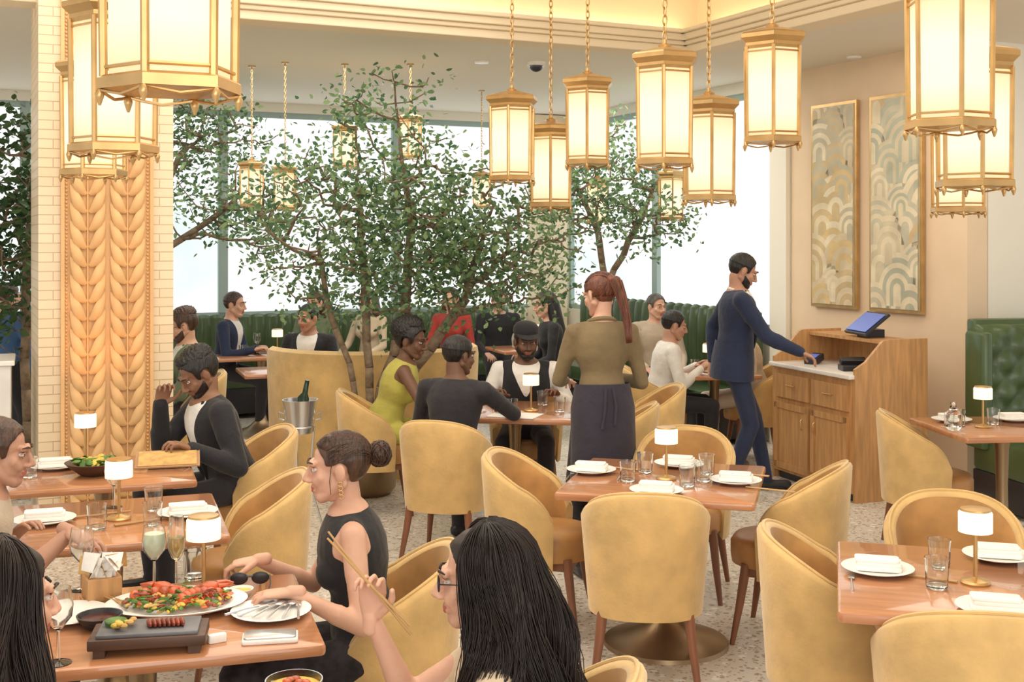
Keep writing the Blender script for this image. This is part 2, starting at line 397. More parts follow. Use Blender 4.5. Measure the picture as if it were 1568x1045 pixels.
def person(name,x,y,r,sit=True,s=1.0,fem=False,lean=8,side=0,twist=0,R_=None,L_=None,hintR=None,hintL=None,head=(None,5,0),sk=SK_L,hm=H_BRN,hair='short',
           top=C_BLK,inner=None,lower=C_BLK2,sleeve='long',feet=None,shoe=DARK,vox=.014,beard=False,apron=None,curl=(35,35),hz=None,jacket=False,hdir={},hnrm={},collar=None,sleevemat=None,headoff=(0,0,0),glasses=False,inz=.08):
    par=empty(name,(x,y,0),rad(r)); Mw=Matrix.Translation((x,y,0))@Matrix.Rotation(rad(r),4,'Z'); Mi=Mw.inverted()
    hipz=hz or (.55 if sit else .93*s); hip=V3((0,0,hipz))
    Rt=Matrix.Rotation(rad(twist),3,'Z')@Matrix.Rotation(rad(-lean),3,'X')@Matrix.Rotation(rad(side),3,'Y')
    P=lambda a,b,t: hip+Rt@V3((a,b,t))*s
    w=.9 if fem else 1.0; aw=.84 if fem else 1.0
    g=G(); segs=[]
    prof=[(-.10,.09,.08),(-.06,.15,.11),(.02,.172,.125),(.11,.155 if not fem else .145,.112),(.19,.145 if not fem else .125,.105 if not fem else .095),(.28,.165,.118),(.35,.18,.12),(.405,.178,.105),(.44,.145,.085),(.465,.09,.07),(.485,.06,.06)]
    jk=.012 if jacket else 0
    rg=[[P((a*w+jk)*math.cos(2*math.pi*k/22),(b+jk)*math.sin(2*math.pi*k/22)+.01*math.sin((t+.1)*5),t) for k in range(22)] for t,a,b in prof]
    g.loft(rg,top)
    if fem:
        for t in(-1,1): g.ell(P(t*.07,.085,.28),(.058*s,.055*s,.06*s),top,Rt)
    hr,hp,hro=head; hr=r if hr is None else hr
    hl=rad(hr-r)
    hc=P(0,.035,.47)+V3((0,0,.14*s))+V3(headoff)
    Mh=Matrix.Translation(hc)@Matrix.Rotation(hl,4,'Z')@Matrix.Rotation(rad(-hp),4,'X')@Matrix.Rotation(rad(hro),4,'Y')@Matrix.Scale(s*1.0,4)
    nb=Mh@V3((0,-.02,-.055)); nr=.046 if fem else .056
    g.cap(P(0,0,.44),nb,nr*1.12*s,nr*s,sk); segs.append((P(0,0,.50),nb,nr*s,nr*s,3))
    segs.append((P(0,0,.12),P(0,0,.42),.15*s,.15*s,0)); segs.append((P(0,0,-.09),P(0,0,.0),.15*s,.15*s,2))
    hands=[]
    slv={'long':(4,4),'short':(4,3),'none':(3,3),'roll':(4,3)}[sleeve]
    for t,tg,hint,nm in((1,R_,hintR,'R'),(-1,L_,hintL,'L')):
        sh=P(t*(.185 if not fem else .158),-.005,.405)
        if tg is None: tg=V3((t*.17,.34,.66)) if sit else V3((t*.27,.06,.82*s))
        else: tg=Mi@V3(tg)
        hint=(V3((t*.5,-.35,-1)) if hint is None else (Mi.to_3x3()@V3(hint)))
        el,wr=ik(sh,tg,.285*s,.25*s,hint)
        ex=.008 if slv[0]==4 else 0; ex2=.008 if slv[1]==4 else 0
        if jacket: ex=ex2=.014
        g.cap(P(t*.07,0,.43),sh,.05*aw*s,(.052*aw+ex)*s,top)
        g.cap(sh,sh.lerp(el,.45),(.054*aw+ex)*s,(.047*aw+ex)*s,top); g.cap(sh.lerp(el,.45),el,(.047*aw+ex)*s,(.038*aw+ex)*s,top)
        g.cap(el,el.lerp(wr,.35),(.039*aw+ex2)*s,(.04*aw+ex2)*s,top); g.cap(el.lerp(wr,.35),wr,(.04*aw+ex2)*s,(.025*aw+ex2)*s,top)
        mid=sh.lerp(el,.55) if sleeve=='short' else el
        segs.append((sh,mid,.055*s,.05*s,slv[0])); segs.append((mid,wr,.045*s,.033*s,slv[1] if sleeve!='short' else 3))
        hands.append((wr,wr-el,t,nm))
    for i,t in enumerate((1,-1)):
        hp_=P(t*.09,0,-.03) if not sit else V3((t*.09*s,0,hipz-.02))
        ft=(V3((t*.13,.40,.085)) if sit else V3((t*.1,.0,.085*s))) if feet is None else Mi@V3(feet[i])
        kn,an=ik(hp_,ft,.43*s,.42*s,V3((t*.12,1,.55)))
        g.cap(hp_,kn,.088*s,.062*s,lower); g.cap(kn,kn.lerp(an,.35),.062*s,.06*s,lower); g.cap(kn.lerp(an,.35),an,.06*s,.045*s,lower)
        segs.append((hp_,kn,.085*s,.06*s,2)); segs.append((kn,an,.06*s,.045*s,2))
        toe=an+V3((t*.02,.16,-.045)); toe.z=.035; hl_=V3((an.x,an.y-.04,.04))
        g.cap(hl_,toe,.038,.036,lower); g.cap(an,hl_,.04,.038,lower); segs.append((hl_+V3((0,0,-.02)),toe,.045,.04,5))
    me=remesh(g,vox,4); c=centers(me)
    D=[]
    for a,b,ra,rb,mi_ in segs:
        a=np.array(a);b=np.array(b);d=b-a; tt=np.clip(((c-a)@d)/max(d@d,1e-9),0,1)
        D.append(np.linalg.norm(c-(a+tt[:,None]*d),axis=1)-(ra+(rb-ra)*tt))
    bi=np.argmin(np.array(D),axis=0); idx=np.array([q[4] for q in segs])[bi]
    Rn=np.array(Rt); q=(c-np.array(hip))@Rn/s
    tors=(idx==0)
    neckm=(q[:,2]>.462)&(np.hypot(q[:,0],q[:,1])<.085)&(idx!=4)
    if inner is not None:
        vw=.012+.085*np.clip((q[:,2]-inz)/(.44-inz),0,1); idx[tors&(q[:,1]>.02)&(np.abs(q[:,0])<vw)&(q[:,2]>inz-.02)]=1
    idx[neckm]=3
    if sleeve=='none':
        idx[(idx==3)&(np.abs(q[:,0])<.125)&(q[:,2]<.45)&(q[:,2]>-.1)&(np.abs(q[:,1])<.13)]=0
        idx[(idx==0)&(np.abs(q[:,0])>.15*w)&(q[:,2]>.34)]=3
    setmats(me,[top,inner or top,lower,sk,sleevemat or top,shoe],idx); smooth_seams(me); inst('body',me,parent=par)
    make_head(Mh,s,sk,hm,hair,LIPD if sk in(SK_D,SK_B) else LIP,beard,.0045 if vox<.0135 else .006,par)
    if glasses: make_glasses(Mh,par)
    k=0
    for wr,dr,t,nm in hands:
        d=Mi.to_3x3()@V3(hdir[nm]) if nm in hdir else dr
        nn=Mi.to_3x3()@V3(hnrm[nm]) if nm in hnrm else (V3((0,0,1)) if abs(dr.normalized().z)<.8 else V3((t,0,.2)))
        make_hand(wr,d,nn,t,curl[k],sk,s*(1 if not fem else .92),par,.0045 if vox<.013 else .006,name='hand_'+('right' if t>0 else 'left')); k+=1
    if collar:
        g=G(); g.tube([P(.072*math.cos(a),.068*math.sin(a)+.005,.462-.02*math.sin(a)) for a in [2*math.pi*k/16 for k in range(17)]],.012,collar,8); g.obj('collar',parent=par)
    if jacket:
        g=G()
        for t in(-1,1): g.tube([P(t*.075,.03,.475),P(t*.098,.105,.36),P(t*.05,.138,.18),P(t*.02,.135,.08)],[.012,.018,.014,.006],top,6)
        if not sit:
            g.loft([[P((a)*math.cos(2*math.pi*k/24),(b)*math.sin(2*math.pi*k/24),t_) for k in range(24)] for t_,a,b in((.12,.168,.128),(.0,.19,.145),(-.14,.195,.15),(-.145,.18,.135),(0,.17,.12))],top,cap=False)
        g.obj('jacket_lapels',parent=par)
    if apron:
        g=G(); g.loft([[P((a)*math.cos(2*math.pi*k/24),(b)*math.sin(2*math.pi*k/24),t_) for k in range(24)] for t_,a,b in((.13,.15,.118),(.09,.158,.126),(.0,.176,.14),(-.2,.178,.14),(-.46,.185,.15),(-.465,.165,.13),(0,.16,.12))],apron,cap=False)
        g.tube([P(-.02,-.13,.11),P(-.03,-.15,.0),P(-.05,-.155,-.1)],.007,apron,6); g.tube([P(.02,-.13,.11),P(.03,-.15,.02),P(.02,-.155,-.08)],.007,apron,6)
        g.obj('waist_apron',parent=par)
    return par,Mw@Mh
# ---------------------------------------------------------------- room frame
def seg_box(g,p0,p1,z0,z1,th,m,off=0):
    p0=V3((*p0,0));p1=V3((*p1,0)); d=p1-p0; a=math.atan2(d.y,d.x); n=V3((-d.y,d.x,0)).normalized()
    c=(p0+p1)/2+n*(off); g.box((c.x,c.y,(z0+z1)/2),(d.length,th,z1-z0),m,rz=a)
u=V3((.902,.432,0)); w=V3((.432,-.902,0)); C0=V3((.65,14.54,0))
FL=bpy.data.materials.new('terrazzo'); FL.use_nodes=True; nt=FL.node_tree; b=nt.nodes['Principled BSDF']; b.inputs['Roughness'].default_value=.35
tc=nt.nodes.new('ShaderNodeTexCoord'); prev=None
base=(.68,.63,.55,1)
for sc,th,cc in((26,.28,(.34,.28,.23,1)),(15,.26,(.84,.80,.73,1)),(42,.28,(.46,.34,.25,1)),(11,.18,(.50,.46,.40,1))):
    v=nt.nodes.new('ShaderNodeTexVoronoi'); v.inputs['Scale'].default_value=sc; nt.links.new(tc.outputs['Object'],v.inputs['Vector'])
    lt=nt.nodes.new('ShaderNodeMath'); lt.operation='LESS_THAN'; lt.inputs[1].default_value=th; nt.links.new(v.outputs['Distance'],lt.inputs[0])
    mx=nt.nodes.new('ShaderNodeMix'); mx.data_type='RGBA'; nt.links.new(lt.outputs[0],mx.inputs['Factor']); mx.inputs[7].default_value=cc
    if prev is None: mx.inputs[6].default_value=base
    else: nt.links.new(prev,mx.inputs[6])
    prev=mx.outputs[2]
nt.links.new(prev,b.inputs['Base Color'])
g=G(); g.box((0,7,-.05),(22,22,.1),FL); g.obj('floor')
PANE=bpy.data.materials.new('daylit_frosted_pane'); PANE.use_nodes=True; nt=PANE.node_tree; b=nt.nodes['Principled BSDF']; b.inputs['Base Color'].default_value=(.1,.1,.1,1); b.inputs['Roughness'].default_value=.25
tc=nt.nodes.new('ShaderNodeTexCoord'); n=nt.nodes.new('ShaderNodeTexNoise'); n.inputs['Scale'].default_value=.7; n.inputs['Detail'].default_value=2; nt.links.new(tc.outputs['Object'],n.inputs['Vector'])
r=nt.nodes.new('ShaderNodeValToRGB'); r.color_ramp.elements[0].position=.34; r.color_ramp.elements[0].color=(.72,.84,.82,1); r.color_ramp.elements[1].position=.52; r.color_ramp.elements[1].color=(1,1,.98,1)
nt.links.new(n.outputs['Fac'],r.inputs[0]); nt.links.new(r.outputs[0],b.inputs['Emission Color']); b.inputs['Emission Strength'].default_value=1.05
def wallrun(tag,org,d,spans,wi):
    g=G()
    for a,bb,kind in spans:
        p0=org+d*a; p1=org+d*bb
        if kind=='wall': seg_box(g,p0.xy,p1.xy,0,3.3,.2,CREAM)
        else:
            seg_box(g,p0.xy,p1.xy,0,1.0,.2,CREAM); seg_box(g,p0.xy,p1.xy,3.2,3.3,.2,CREAM)
    g.obj('wall_'+tag)
    for a,bb,kind in spans:
        if kind=='win':
            wi[0]+=1; q=G(); p0=org+d*a; p1=org+d*bb
            seg_box(q,p0.xy,p1.xy,1.0,3.2,.02,PANE)
            for t in(a+.025,bb-.025): seg_box(q,(org+d*(t-.025)).xy,(org+d*(t+.025)).xy,1.0,3.2,.12,FRAME)
            seg_box(q,p0.xy,p1.xy,1.0,1.05,.12,FRAME); seg_box(q,p0.xy,p1.xy,3.14,3.2,.12,FRAME)
            q.obj('window_%d'%wi[0])
wi=[0]
wallrun('back',C0,-u,[(.12,.25,'wall'),(.25,2.2,'win'),(2.2,4.15,'win'),(4.15,6.1,'win'),(6.1,7.3,'win'),(7.3,9.5,'wall')],wi)
wallrun('side',C0,w,[(.12,.2,'wall'),(.2,2.1,'win'),(2.1,4.12,'win'),(4.12,4.15,'wall')],wi)
q0=C0+w*4.4; q1=C0+w*6.4
g=G(); seg_box(g,(q0+w*.0).xy,q1.xy,0,3.3,.2,PEACH); g.obj('wall_right')
g=G(); seg_box(g,(q1+u*.11-w*.1).xy,(q1-w*.1+u*3).xy,0,3.3,.2,CREAM); g.obj('wall_alcove')
g=G(); seg_box(g,(q0-w*.01).xy,(q0-w*.24).xy,0,3.3,.3,CREAM); g.obj('pilaster_cream')
pc=C0-V3((u.x,u.y,0))*.38+w*.22
g=G(); g.box((pc.x+.02,pc.y,1.645),(.42,.2,3.29),PLASTER,rz=math.atan2(u.y,u.x)); g.obj('pier_corner')
g=G(); seg_box(g,(q0+w*.05).xy,(q1).xy,0,.12,.02,PEACH,off=-.112); g.obj('baseboard_right')
K=V3((1.35,9.15,0)); ca=math.atan2(u.y,u.x)
g=G(); g.box((-2.5,4.25,3.36),(13,8,.12),CEIL); g.box((2.25,-5.75,3.36),(4,12,.12),CEIL); g.box((-4.5,-6,3.86),(9.6,13,.1),CEIL)
g.box((-4.3,.27,3.62),(9.6,.04,.5),TRIM); g.box((.27,-6,3.62),(.04,12.6,.5),TRIM)
g.obj('ceiling',(K.x,K.y,0),ca)
g=G()
for i,(o,z0,z1) in enumerate(((.0,3.24,3.30),(-.03,3.30,3.33),(-.06,3.33,3.38),(-.09,3.38,3.41))):
    g.box((-4.5+.0,.03+o,(z0+z1)/2),(9.1+2*o,.22,z1-z0),TRIM); g.box((.03+o,-6,(z0+z1)/2),(.22,12.1+2*o,z1-z0),TRIM)
g.obj('trim_1',(K.x,K.y,0),ca,bevel=.008)
g=G(); g.box((-4.4,.18,3.44),(9,.05,.02),COVE); g.box((.18,-6,3.44),(.05,12,.02),COVE); g.obj('cove_light_strip',(K.x,K.y,0),ca)
g=G()
for p in((-.25,9.85),(2.75,9.6),(2.1,9.9)):
    g.lathe([(.055,3.285),(.06,3.295),(.06,3.3)],WHITE,(p[0],p[1],0))
g.obj('recessed_downlight')
g=G(); g.ell((.2,9.9,3.27),(.06,.06,.05),DARK); g.lathe([(.075,3.27),(.08,3.3)],WHITE,(.2,9.9,0)); g.obj('security_camera_dome')
# ---------------------------------------------------------------- ornamental column
BR=bpy.data.materials.new('glazed_brick'); BR.use_nodes=True; nt=BR.node_tree; b=nt.nodes['Principled BSDF']; b.inputs['Roughness'].default_value=.3
tc=nt.nodes.new('ShaderNodeTexCoord'); mp=nt.nodes.new('ShaderNodeMapping'); mp.inputs['Rotation'].default_value=(rad(90),0,0); bt=nt.nodes.new('ShaderNodeTexBrick')
bt.inputs['Scale'].default_value=1; bt.inputs['Brick Width'].default_value=.2; bt.inputs['Row Height'].default_value=.055; bt.inputs['Mortar Size'].default_value=.003
bt.inputs['Color1'].default_value=(.84,.69,.47,1); bt.inputs['Color2'].default_value=(.80,.64,.43,1); bt.inputs['Mortar'].default_value=(.56,.40,.24,1)
nt.links.new(tc.outputs['Object'],mp.inputs[0]); nt.links.new(mp.outputs[0],bt.inputs['Vector']); nt.links.new(bt.outputs['Color'],b.inputs['Base Color'])
cx=V3((-2.05,7.23,0)); cd=V3((-2.74,6.91,0)); W=(cd-cx).length; ang=math.atan2((cx-cd).y,(cx-cd).x)
mid=(cx+cd)/2
g=G(); g.box((0,.375,1.645),(W,.75,3.29),BR)
pw=.50
g.box((0,-.008,1.645),(pw,.02,3.29),RELIEF)
for t in(-1,1):
    g.box((t*pw/2,-.02,1.645),(.02,.03,3.29),RELIEF)
    z=.05
    while z<3.25: g.ell((t*(pw/2-.022),-.022,z),(.008,.008,.008),RELIEF,n=8,k=4); z+=.022
for c in(-1,1):
    x0=c*.112
    g.tube([(x0,-.025,0),(x0,-.025,3.28)],.007,RELIEF,6)
    z=.0
    while z<3.1:
        for t in(-1,1):
            rg=[]
            for k in range(9):
                s_=k/8; wd=.032*math.sin(math.pi*min(1,s_*.92+.06))**.8+.001
                cxp=x0+t*(.008+.088*s_**.8); cz=z+.16*s_**1.35
                ring=[]
                for j in range(8):
                    a=2*math.pi*j/8
                    ring.append(V3((cxp+math.cos(a)*wd*(-.65)*t,-.030-.016*math.sin(math.pi*s_)-math.sin(a)*.018*math.sin(math.pi*min(1,s_+.08)),cz+math.cos(a)*wd*.76)))
                rg.append(ring)
            g.loft(rg,RELIEF)
        z+=.105
g.obj('ornamental_column',(mid.x,mid.y,0),ang)
# ---------------------------------------------------------------- lanterns
def lantern_mesh(top_gap):
    g=G()
    def hexr(r,z,rot=0): return [V3((r*math.cos(math.pi/3*k+rot),r*math.sin(math.pi/3*k+rot),z)) for k in range(6)]
    g.loft([hexr(.150,.02),hexr(.165,.02),hexr(.165,.045),hexr(.155,.052)],BRASS,sm=False)
    g.loft([hexr(.150,.50),hexr(.158,.515),hexr(.158,.53),hexr(.185,.555),hexr(.185,.575),hexr(.17,.585),hexr(.12,.598),hexr(.06,.615),hexr(.03,.62)],BRASS,sm=False)
    g.loft([hexr(.138,.052),hexr(.143,.50)],LGLASS,sm=False)
    for k in range(6):
        a=math.pi/3*k; c=V3((math.cos(a),math.sin(a),0))
        g.tube([c*.150+V3((0,0,.045)),c*.155+V3((0,0,.51))],.010,BRASS,6)
        g.tube([c*.158+V3((0,0,.02)),c*.158+V3((0,0,.008)),c*.158+V3((0,0,.0)),c*.158+V3((0,0,-.018))],[.006,.011,.009,.003],BRASS,8)
        b_=V3((math.cos(a+math.pi/3),math.sin(a+math.pi/3),0))
        g.tube([c*.158+V3((0,0,.018)),c.lerp(b_,.25)*.158+V3((0,0,.010)),c.lerp(b_,.5)*.158+V3((0,0,.004)),c.lerp(b_,.75)*.158+V3((0,0,.010)),b_*.158+V3((0,0,.018))],.004,BRASS,5)
        for zz in(.07,.485): g.tube([c*.150+V3((0,0,zz)),b_*.150+V3((0,0,zz))],.005,BRASS,5)
    g.lathe([(.03,.615),(.035,.63),(.012,.64),(.012,.66)],BRASS,n=12)
    z=.675; i=0
    while z<.62+top_gap:
        rz=(i%2)*math.pi/2; pts=[]
        for k in range(13):
            a=2*math.pi*k/12; pts.append(V3((math.cos(rz)*.012*math.cos(a),math.sin(rz)*.012*math.cos(a),z+.027*math.sin(a))))
        g.tube(pts,.0038,BRASS,5); z+=.042; i+=1
    g.lathe([(.05,.62+top_gap-.02),(.05,.62+top_gap)],BRASS,n=16)
    return g
def lantern(x,y,zb,ceil=3.81,sc=1,rz=None):
    g=lantern_mesh((ceil-zb)/sc-.62); o=g.obj('pendant_lantern',(x,y,zb),rz if rz is not None else rad(R.uniform(0,14)+20),sharp=True); o.scale=(sc,)*3
for a in((-.80,2.8,2.17),(-1.50,4.5,2.15),(-2.10,6.0,2.14),(0,8.0,2.21),(.27,8.3,2.04),(.50,7.9,2.31),(.78,6.1,2.20),(1.12,6.8,2.04),(1.35,6.2,2.32),(1.61,4.4,2.23),(1.935,5.0,2.04)): lantern(*a)
lantern(2.65,7.1,1.98,3.3)
for a in((.89,12.4,1.98,3.3,.8),(1.5,11.3,2.0,3.3,.8),(-1.40,10.0,2.42,3.3,.62),(-.85,10.0,2.5,3.3,.62),(-2.2,10.1,2.10,3.3,.65),(-1.88,9.9,2.07,3.3,.62),(-.3,11.8,2.13,3.3,.6)): lantern(*a)  # lantern reflections in the window glass, imitated by added small hanging lanterns
# ---------------------------------------------------------------- trees
def tree(name,trunks,blobs,n,leafper,lm,ls=.05,seed=1,spread=.16):
    rr=random.Random(seed); nodes=[];par=[]
    for t in trunks:
        prev=-1
        for i in range(len(t)-1):
            for k in range(4):
                p=V3(t[i]).lerp(V3(t[i+1]),k/4)+V3((rr.uniform(-.015,.015),rr.uniform(-.015,.015),0)); nodes.append(p); par.append(prev); prev=len(nodes)-1
        nodes.append(V3(t[-1])); par.append(prev)
    pts=[]
    for c,rd,wt in blobs:
        for i in range(int(n*wt)):
            while True:
                q=V3((rr.uniform(-1,1),rr.uniform(-1,1),rr.uniform(-1,1)))
                if .15<q.length<1: break
            pts.append(V3((c[0]+q.x*rd[0],c[1]+q.y*rd[1],c[2]+q.z*rd[2])))
    pts=[p for p in pts if p.z<3.22]
    pts.sort(key=lambda p:min((p-q).length for q in nodes))
    tips=[]
    for p in pts:
        A=np.array([tuple(q) for q in nodes]); dd=np.linalg.norm(A-np.array(p),axis=1)+.25*(A[:,2]>p.z+.05)+.3*(A[:,2]<.9)
        bi=int(np.argmin(dd))
        a=nodes[bi]; prev=bi; L=(p-a).length; ns=max(2,int(L/.12))
        for k in range(1,ns+1):
            t=k/ns; q=a.lerp(p,t)+V3((rr.uniform(-.02,.02),rr.uniform(-.02,.02),-.04*math.sin(math.pi*t)*L*2)); nodes.append(q); par.append(prev); prev=len(nodes)-1
        tips.append(prev)
    wgt=[0]*len(nodes)
    for t in tips:
        i=t
        while i>=0: wgt[i]+=1; i=par[i]
    e=empty(name,trunks[0][0])
    o0=V3(trunks[0][0])
    g=G()
    rads=[.0016+.0028*math.sqrt(max(x,1)) for x in wgt]
    for i,pp in enumerate(par):
        if pp>=0: g.tube([nodes[pp]-o0,nodes[i]-o0],[min(rads[pp],rads[i]*1.25),rads[i]],BARK,6)
    g.obj('branches',parent=e,sharp=False)
    V=[];F=[]
    cand=[i for i in range(len(nodes)) if wgt[i]<=3 and nodes[i].z>.95]
    for ti in cand:
        c=nodes[ti]-o0
        for k in range(leafper):
            p=c+V3((rr.gauss(0,1),rr.gauss(0,1),rr.gauss(0,1)))*(spread*.5)
            if (p+o0).z>3.22: continue
            d=V3((rr.uniform(-1,1),rr.uniform(-1,1),rr.uniform(-.9,.6))).normalized(); x=d.orthogonal().normalized(); x=Matrix.Rotation(rr.uniform(0,6.28),3,d)@x; z=d.cross(x)
            L=ls*rr.uniform(.7,1.25); wd=L*.26; o=len(V)
            V+=[p,p+d*L*.3+x*wd+z*.004,p+d*L*.7+x*wd*.8+z*.004,p+d*L,p+d*L*.7-x*wd*.8+z*.004,p+d*L*.3-x*wd+z*.004]
            F+=[[o,o+1,o+2,o+3],[o,o+3,o+4,o+5]]
    me=bpy.data.meshes.new('foliage'); me.from_pydata([tuple(v) for v in V],[],F); me.materials.append(lm); inst('foliage',me,parent=e)
    g=G(); b0=trunks[0][0]
    g.lathe([(.17,0),(.21,.05),(.23,.35),(.22,.37),(.20,.36),(.19,.32),(.02,.31)],BRONZE,(0,0,0)); g.lathe([(.19,.31),(.17,.325),(.01,.33)],SOIL); g.obj('planter',(0,0,-b0[2]),parent=e)
tree('olive_tree',[((-1.05,8.62,.3),(-1.15,8.7,.8),(-1.35,8.8,1.3),(-1.45,8.9,1.8)),((-1.03,8.62,.3),(-.95,8.7,.75),(-.8,8.8,1.2),(-.75,8.85,1.9),(-.85,8.9,2.6),(-.9,8.95,3.1)),((-1.0,8.65,.3),(-.7,8.75,.9),(-.35,8.8,1.4),(-.2,8.85,1.9)),((-.98,8.65,.3),(-1.05,8.7,.9),(-1.1,8.85,1.6),(-1.15,8.9,2.2))],
 [((-.95,8.9,2.55),(.5,.45,.68),.18),((-1.45,8.85,2.05),(.55,.45,.5),.20),((-.3,8.85,1.95),(.72,.45,.5),.26),((-.75,8.75,1.62),(1.05,.4,.45),.42),((-.75,8.75,1.95),(.65,.4,.5),.22),((.1,8.9,1.7),(.5,.35,.4),.12)],420,10,LEAF,.052,3,.20)
tree('olive_tree',[((-3.75,10.6,.3),(-3.65,10.7,1.3),(-3.1,10.8,1.75),(-2.6,10.8,2.1)),((-3.75,10.6,.3),(-3.3,10.7,1.9),(-3.0,10.8,2.6))],
 [((-2.75,10.8,2.45),(.75,.4,.65),.6),((-3.05,10.8,2.8),(.5,.4,.4),.3),((-2.3,10.8,2.0),(.4,.35,.35),.25)],200,9,LEAF,.056,5,.2)
tree('olive_tree',[((.9,11.6,.3),(.92,11.6,1.3),(.85,11.6,1.9),(.6,11.6,2.4)),((.9,11.6,.3),(.93,11.6,1.4),(1.2,11.5,1.95),(1.4,11.4,2.4))],
 [((.95,11.5,2.45),(.6,.4,.6),.6),((1.3,11.3,2.1),(.4,.3,.35),.3),((.5,11.5,2.1),(.35,.35,.4),.25)],200,9,LEAF,.056,8,.2)
tree('potted_shrub',[((-3.5,8.6,.3),(-3.5,8.6,1.2),(-3.45,8.6,2.3))],[((-3.55,8.6,1.9),(.35,.35,.9),1)],150,9,LEAFD,.07,11,.18)
# ---------------------------------------------------------------- furniture
def chair_mesh():
    g=G()
    th=[rad(-118+236*i/36) for i in range(37)]
    rings=[];inn=[]
    for a in th:
        cc=max(0,math.cos(a*.74)); zt=.47+.35*cc**.55
        ring=[]
        zb=.30
        def pt(off,z):
            k=(z-zb)/.52; sx=.238+.034*min(1,k*1.3)-off; sy=.228+.034*k-off
            sa,cb=math.sin(a),math.cos(a); p=.82
            return V3((sx*math.copysign(abs(sa)**p,sa),-sy*math.copysign(abs(cb)**p,cb)+.0,z))
        for q in range(8): ring.append(pt(0,zb+(zt-.02-zb)*q/7))
        ring+= [pt(.008,zt-.006),pt(.024,zt),pt(.040,zt-.006)]
        rings.append(ring)
        inn.append([pt(.040,zt-.006)]+[pt(.048,zt-.02-(zt-.02-.36)*q/6) for q in range(7)]+[pt(.02,.32),pt(0,zb)])
    full=[r+i[1:-1] for r,i in zip(rings,inn)]
    no=len(rings[0])
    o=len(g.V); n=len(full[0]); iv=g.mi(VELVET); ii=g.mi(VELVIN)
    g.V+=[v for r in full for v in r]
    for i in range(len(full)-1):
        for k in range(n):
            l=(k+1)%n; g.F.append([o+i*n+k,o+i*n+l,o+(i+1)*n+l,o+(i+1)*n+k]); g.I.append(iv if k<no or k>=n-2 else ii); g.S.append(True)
    g.F.append([o+k for k in range(n)]); g.I.append(iv); g.S.append(False)
    g.F.append([o+(len(full)-1)*n+k for k in range(n)][::-1]); g.I.append(iv); g.S.append(False)
    g.tube([(r[no-2]+V3((0,0,.002))) for r in rings],.006,VELVET,6)
    rg=[]
    for z,ins in((.34,.03),(.345,.005),(.38,0),(.44,0),(.462,.015),(.472,.045),(.475,.1)):
        ring=[]
        for t in [2*math.pi*k/32 for k in range(32)]:
            cx_=math.copysign(abs(math.cos(t))**.85,math.cos(t)); sy_=math.copysign(abs(math.sin(t))**.85,math.sin(t))
            ring.append(V3(((.222-ins)*cx_,.0+((.285-ins) if sy_>0 else (.205-min(ins,.1)))*sy_,z)))
        rg.append(ring)
    g.loft(rg,SEAT)
    for x in(-1,1):
        for y in(-1,1):
            g.tube([(x*.17,y*.16+.02,.36),(x*.19,y*.185+.02,.18),(x*.215,y*.215+.02,0)],[.024,.019,.012],WALNUT,10)
    g.box((0,.02,.325),(.36,.36,.04),WALNUT)
    o=g.obj('dining_chair'); me=o.data; bpy.data.objects.remove(o); return me
CH=chair_mesh()
def chair(x,y,r): return inst('dining_chair',CH,(x,y,0),rad(r))
for c in((.56,5.02,-6),(.12,5.72,-104),(.90,6.28,165),(1.30,5.52,66),(1.13,4.22,-100),(1.33,3.50,-8),(1.72,4.62,168),(2.42,7.05,-100),(.06,2.86,78),(-.42,3.97,95),(-1.13,5.2,105),(-1.42,6.42,115),(-.37,6.90,-18),(-.93,8.08,-80),(.10,8.35,178),(.95,8.35,95),(.66,7.45,80),(1.12,9.62,-90),(2.05,9.95,90),(-1.35,2.45,-70),(-2.0,4.05,-75),(-2.45,9.15,110)): chair(*c)
def table(x,y,yaw,sx=.85,sy=.85):
    g=G(); g.rbox((0,0,.733),(sx,sy,.034),TABLE,.018)
    g.box((0,0,.71),(sx*.5,sy*.5,.02),TEDGE)
    g.lathe([(.055,.70),(.04,.62),(.033,.4),(.036,.22),(.06,.13),(.13,.07),(.23,.035),(.28,.018),(.285,.0)],BRONZE,n=32)
    return g.obj('dining_table',(x,y,0),rad(yaw))
for t in((.70,5.44,-15),(1.50,3.80,-15,.9,.86),(-1.06,3.43,17,.95,.72),(-1.55,4.64,19,.82,.78),(-1.92,5.62,19,.8,.74),(.02,7.62,-8,.85,.8),(2.85,6.95,5,.8,.75),(-.75,2.45,17,.6,.7),(1.65,9.75,10,.6,.6),(-2.35,11.2,20,.9,.6),(.25,11.9,20,.9,.6),(-1.9,9.9,20,.7,.6)): table(*t)
TZ=.75
def lathe_mesh(name,fn):
    g=G(); fn(g); o=g.obj(name,sharp=True); me=o.data; bpy.data.objects.remove(o); return me
def _lamp(g):
    g.lathe([(.045,0),(.047,.006),(.043,.012),(.02,.016),(.0065,.022),(.0065,.16),(.012,.165)],BRASS,n=28)
    g.lathe([(.052,.165),(.052,.225),(.047,.232)],SHADE,n=32); g.lathe([(.048,.2325),(.046,.238),(.01,.241)],BRASS,n=28)
LAMP=lathe_mesh('l',_lamp)
def _plate(g): g.lathe([(.06,0),(.07,.004),(.112,.016),(.116,.019),(.112,.020),(.072,.009),(.01,.007)],WHITE,n=40)
PLATE=lathe_mesh('p',_plate)
def _tumb(g):
    n=24
    def ring(r,z,amp=0): return [V3(((r+amp*(k%2))*math.cos(2*math.pi*k/n),(r+amp*(k%2))*math.sin(2*math.pi*k/n),z)) for k in range(n)]
    g.loft([ring(.028,0),ring(.033,.004,-.002),ring(.036,.07,-.002),ring(.038,.095),ring(.0355,.095),ring(.033,.068),ring(.030,.014),ring(.01,.012)],CLEAR,sm=True)
TUMB=lathe_mesh('t',_tumb)
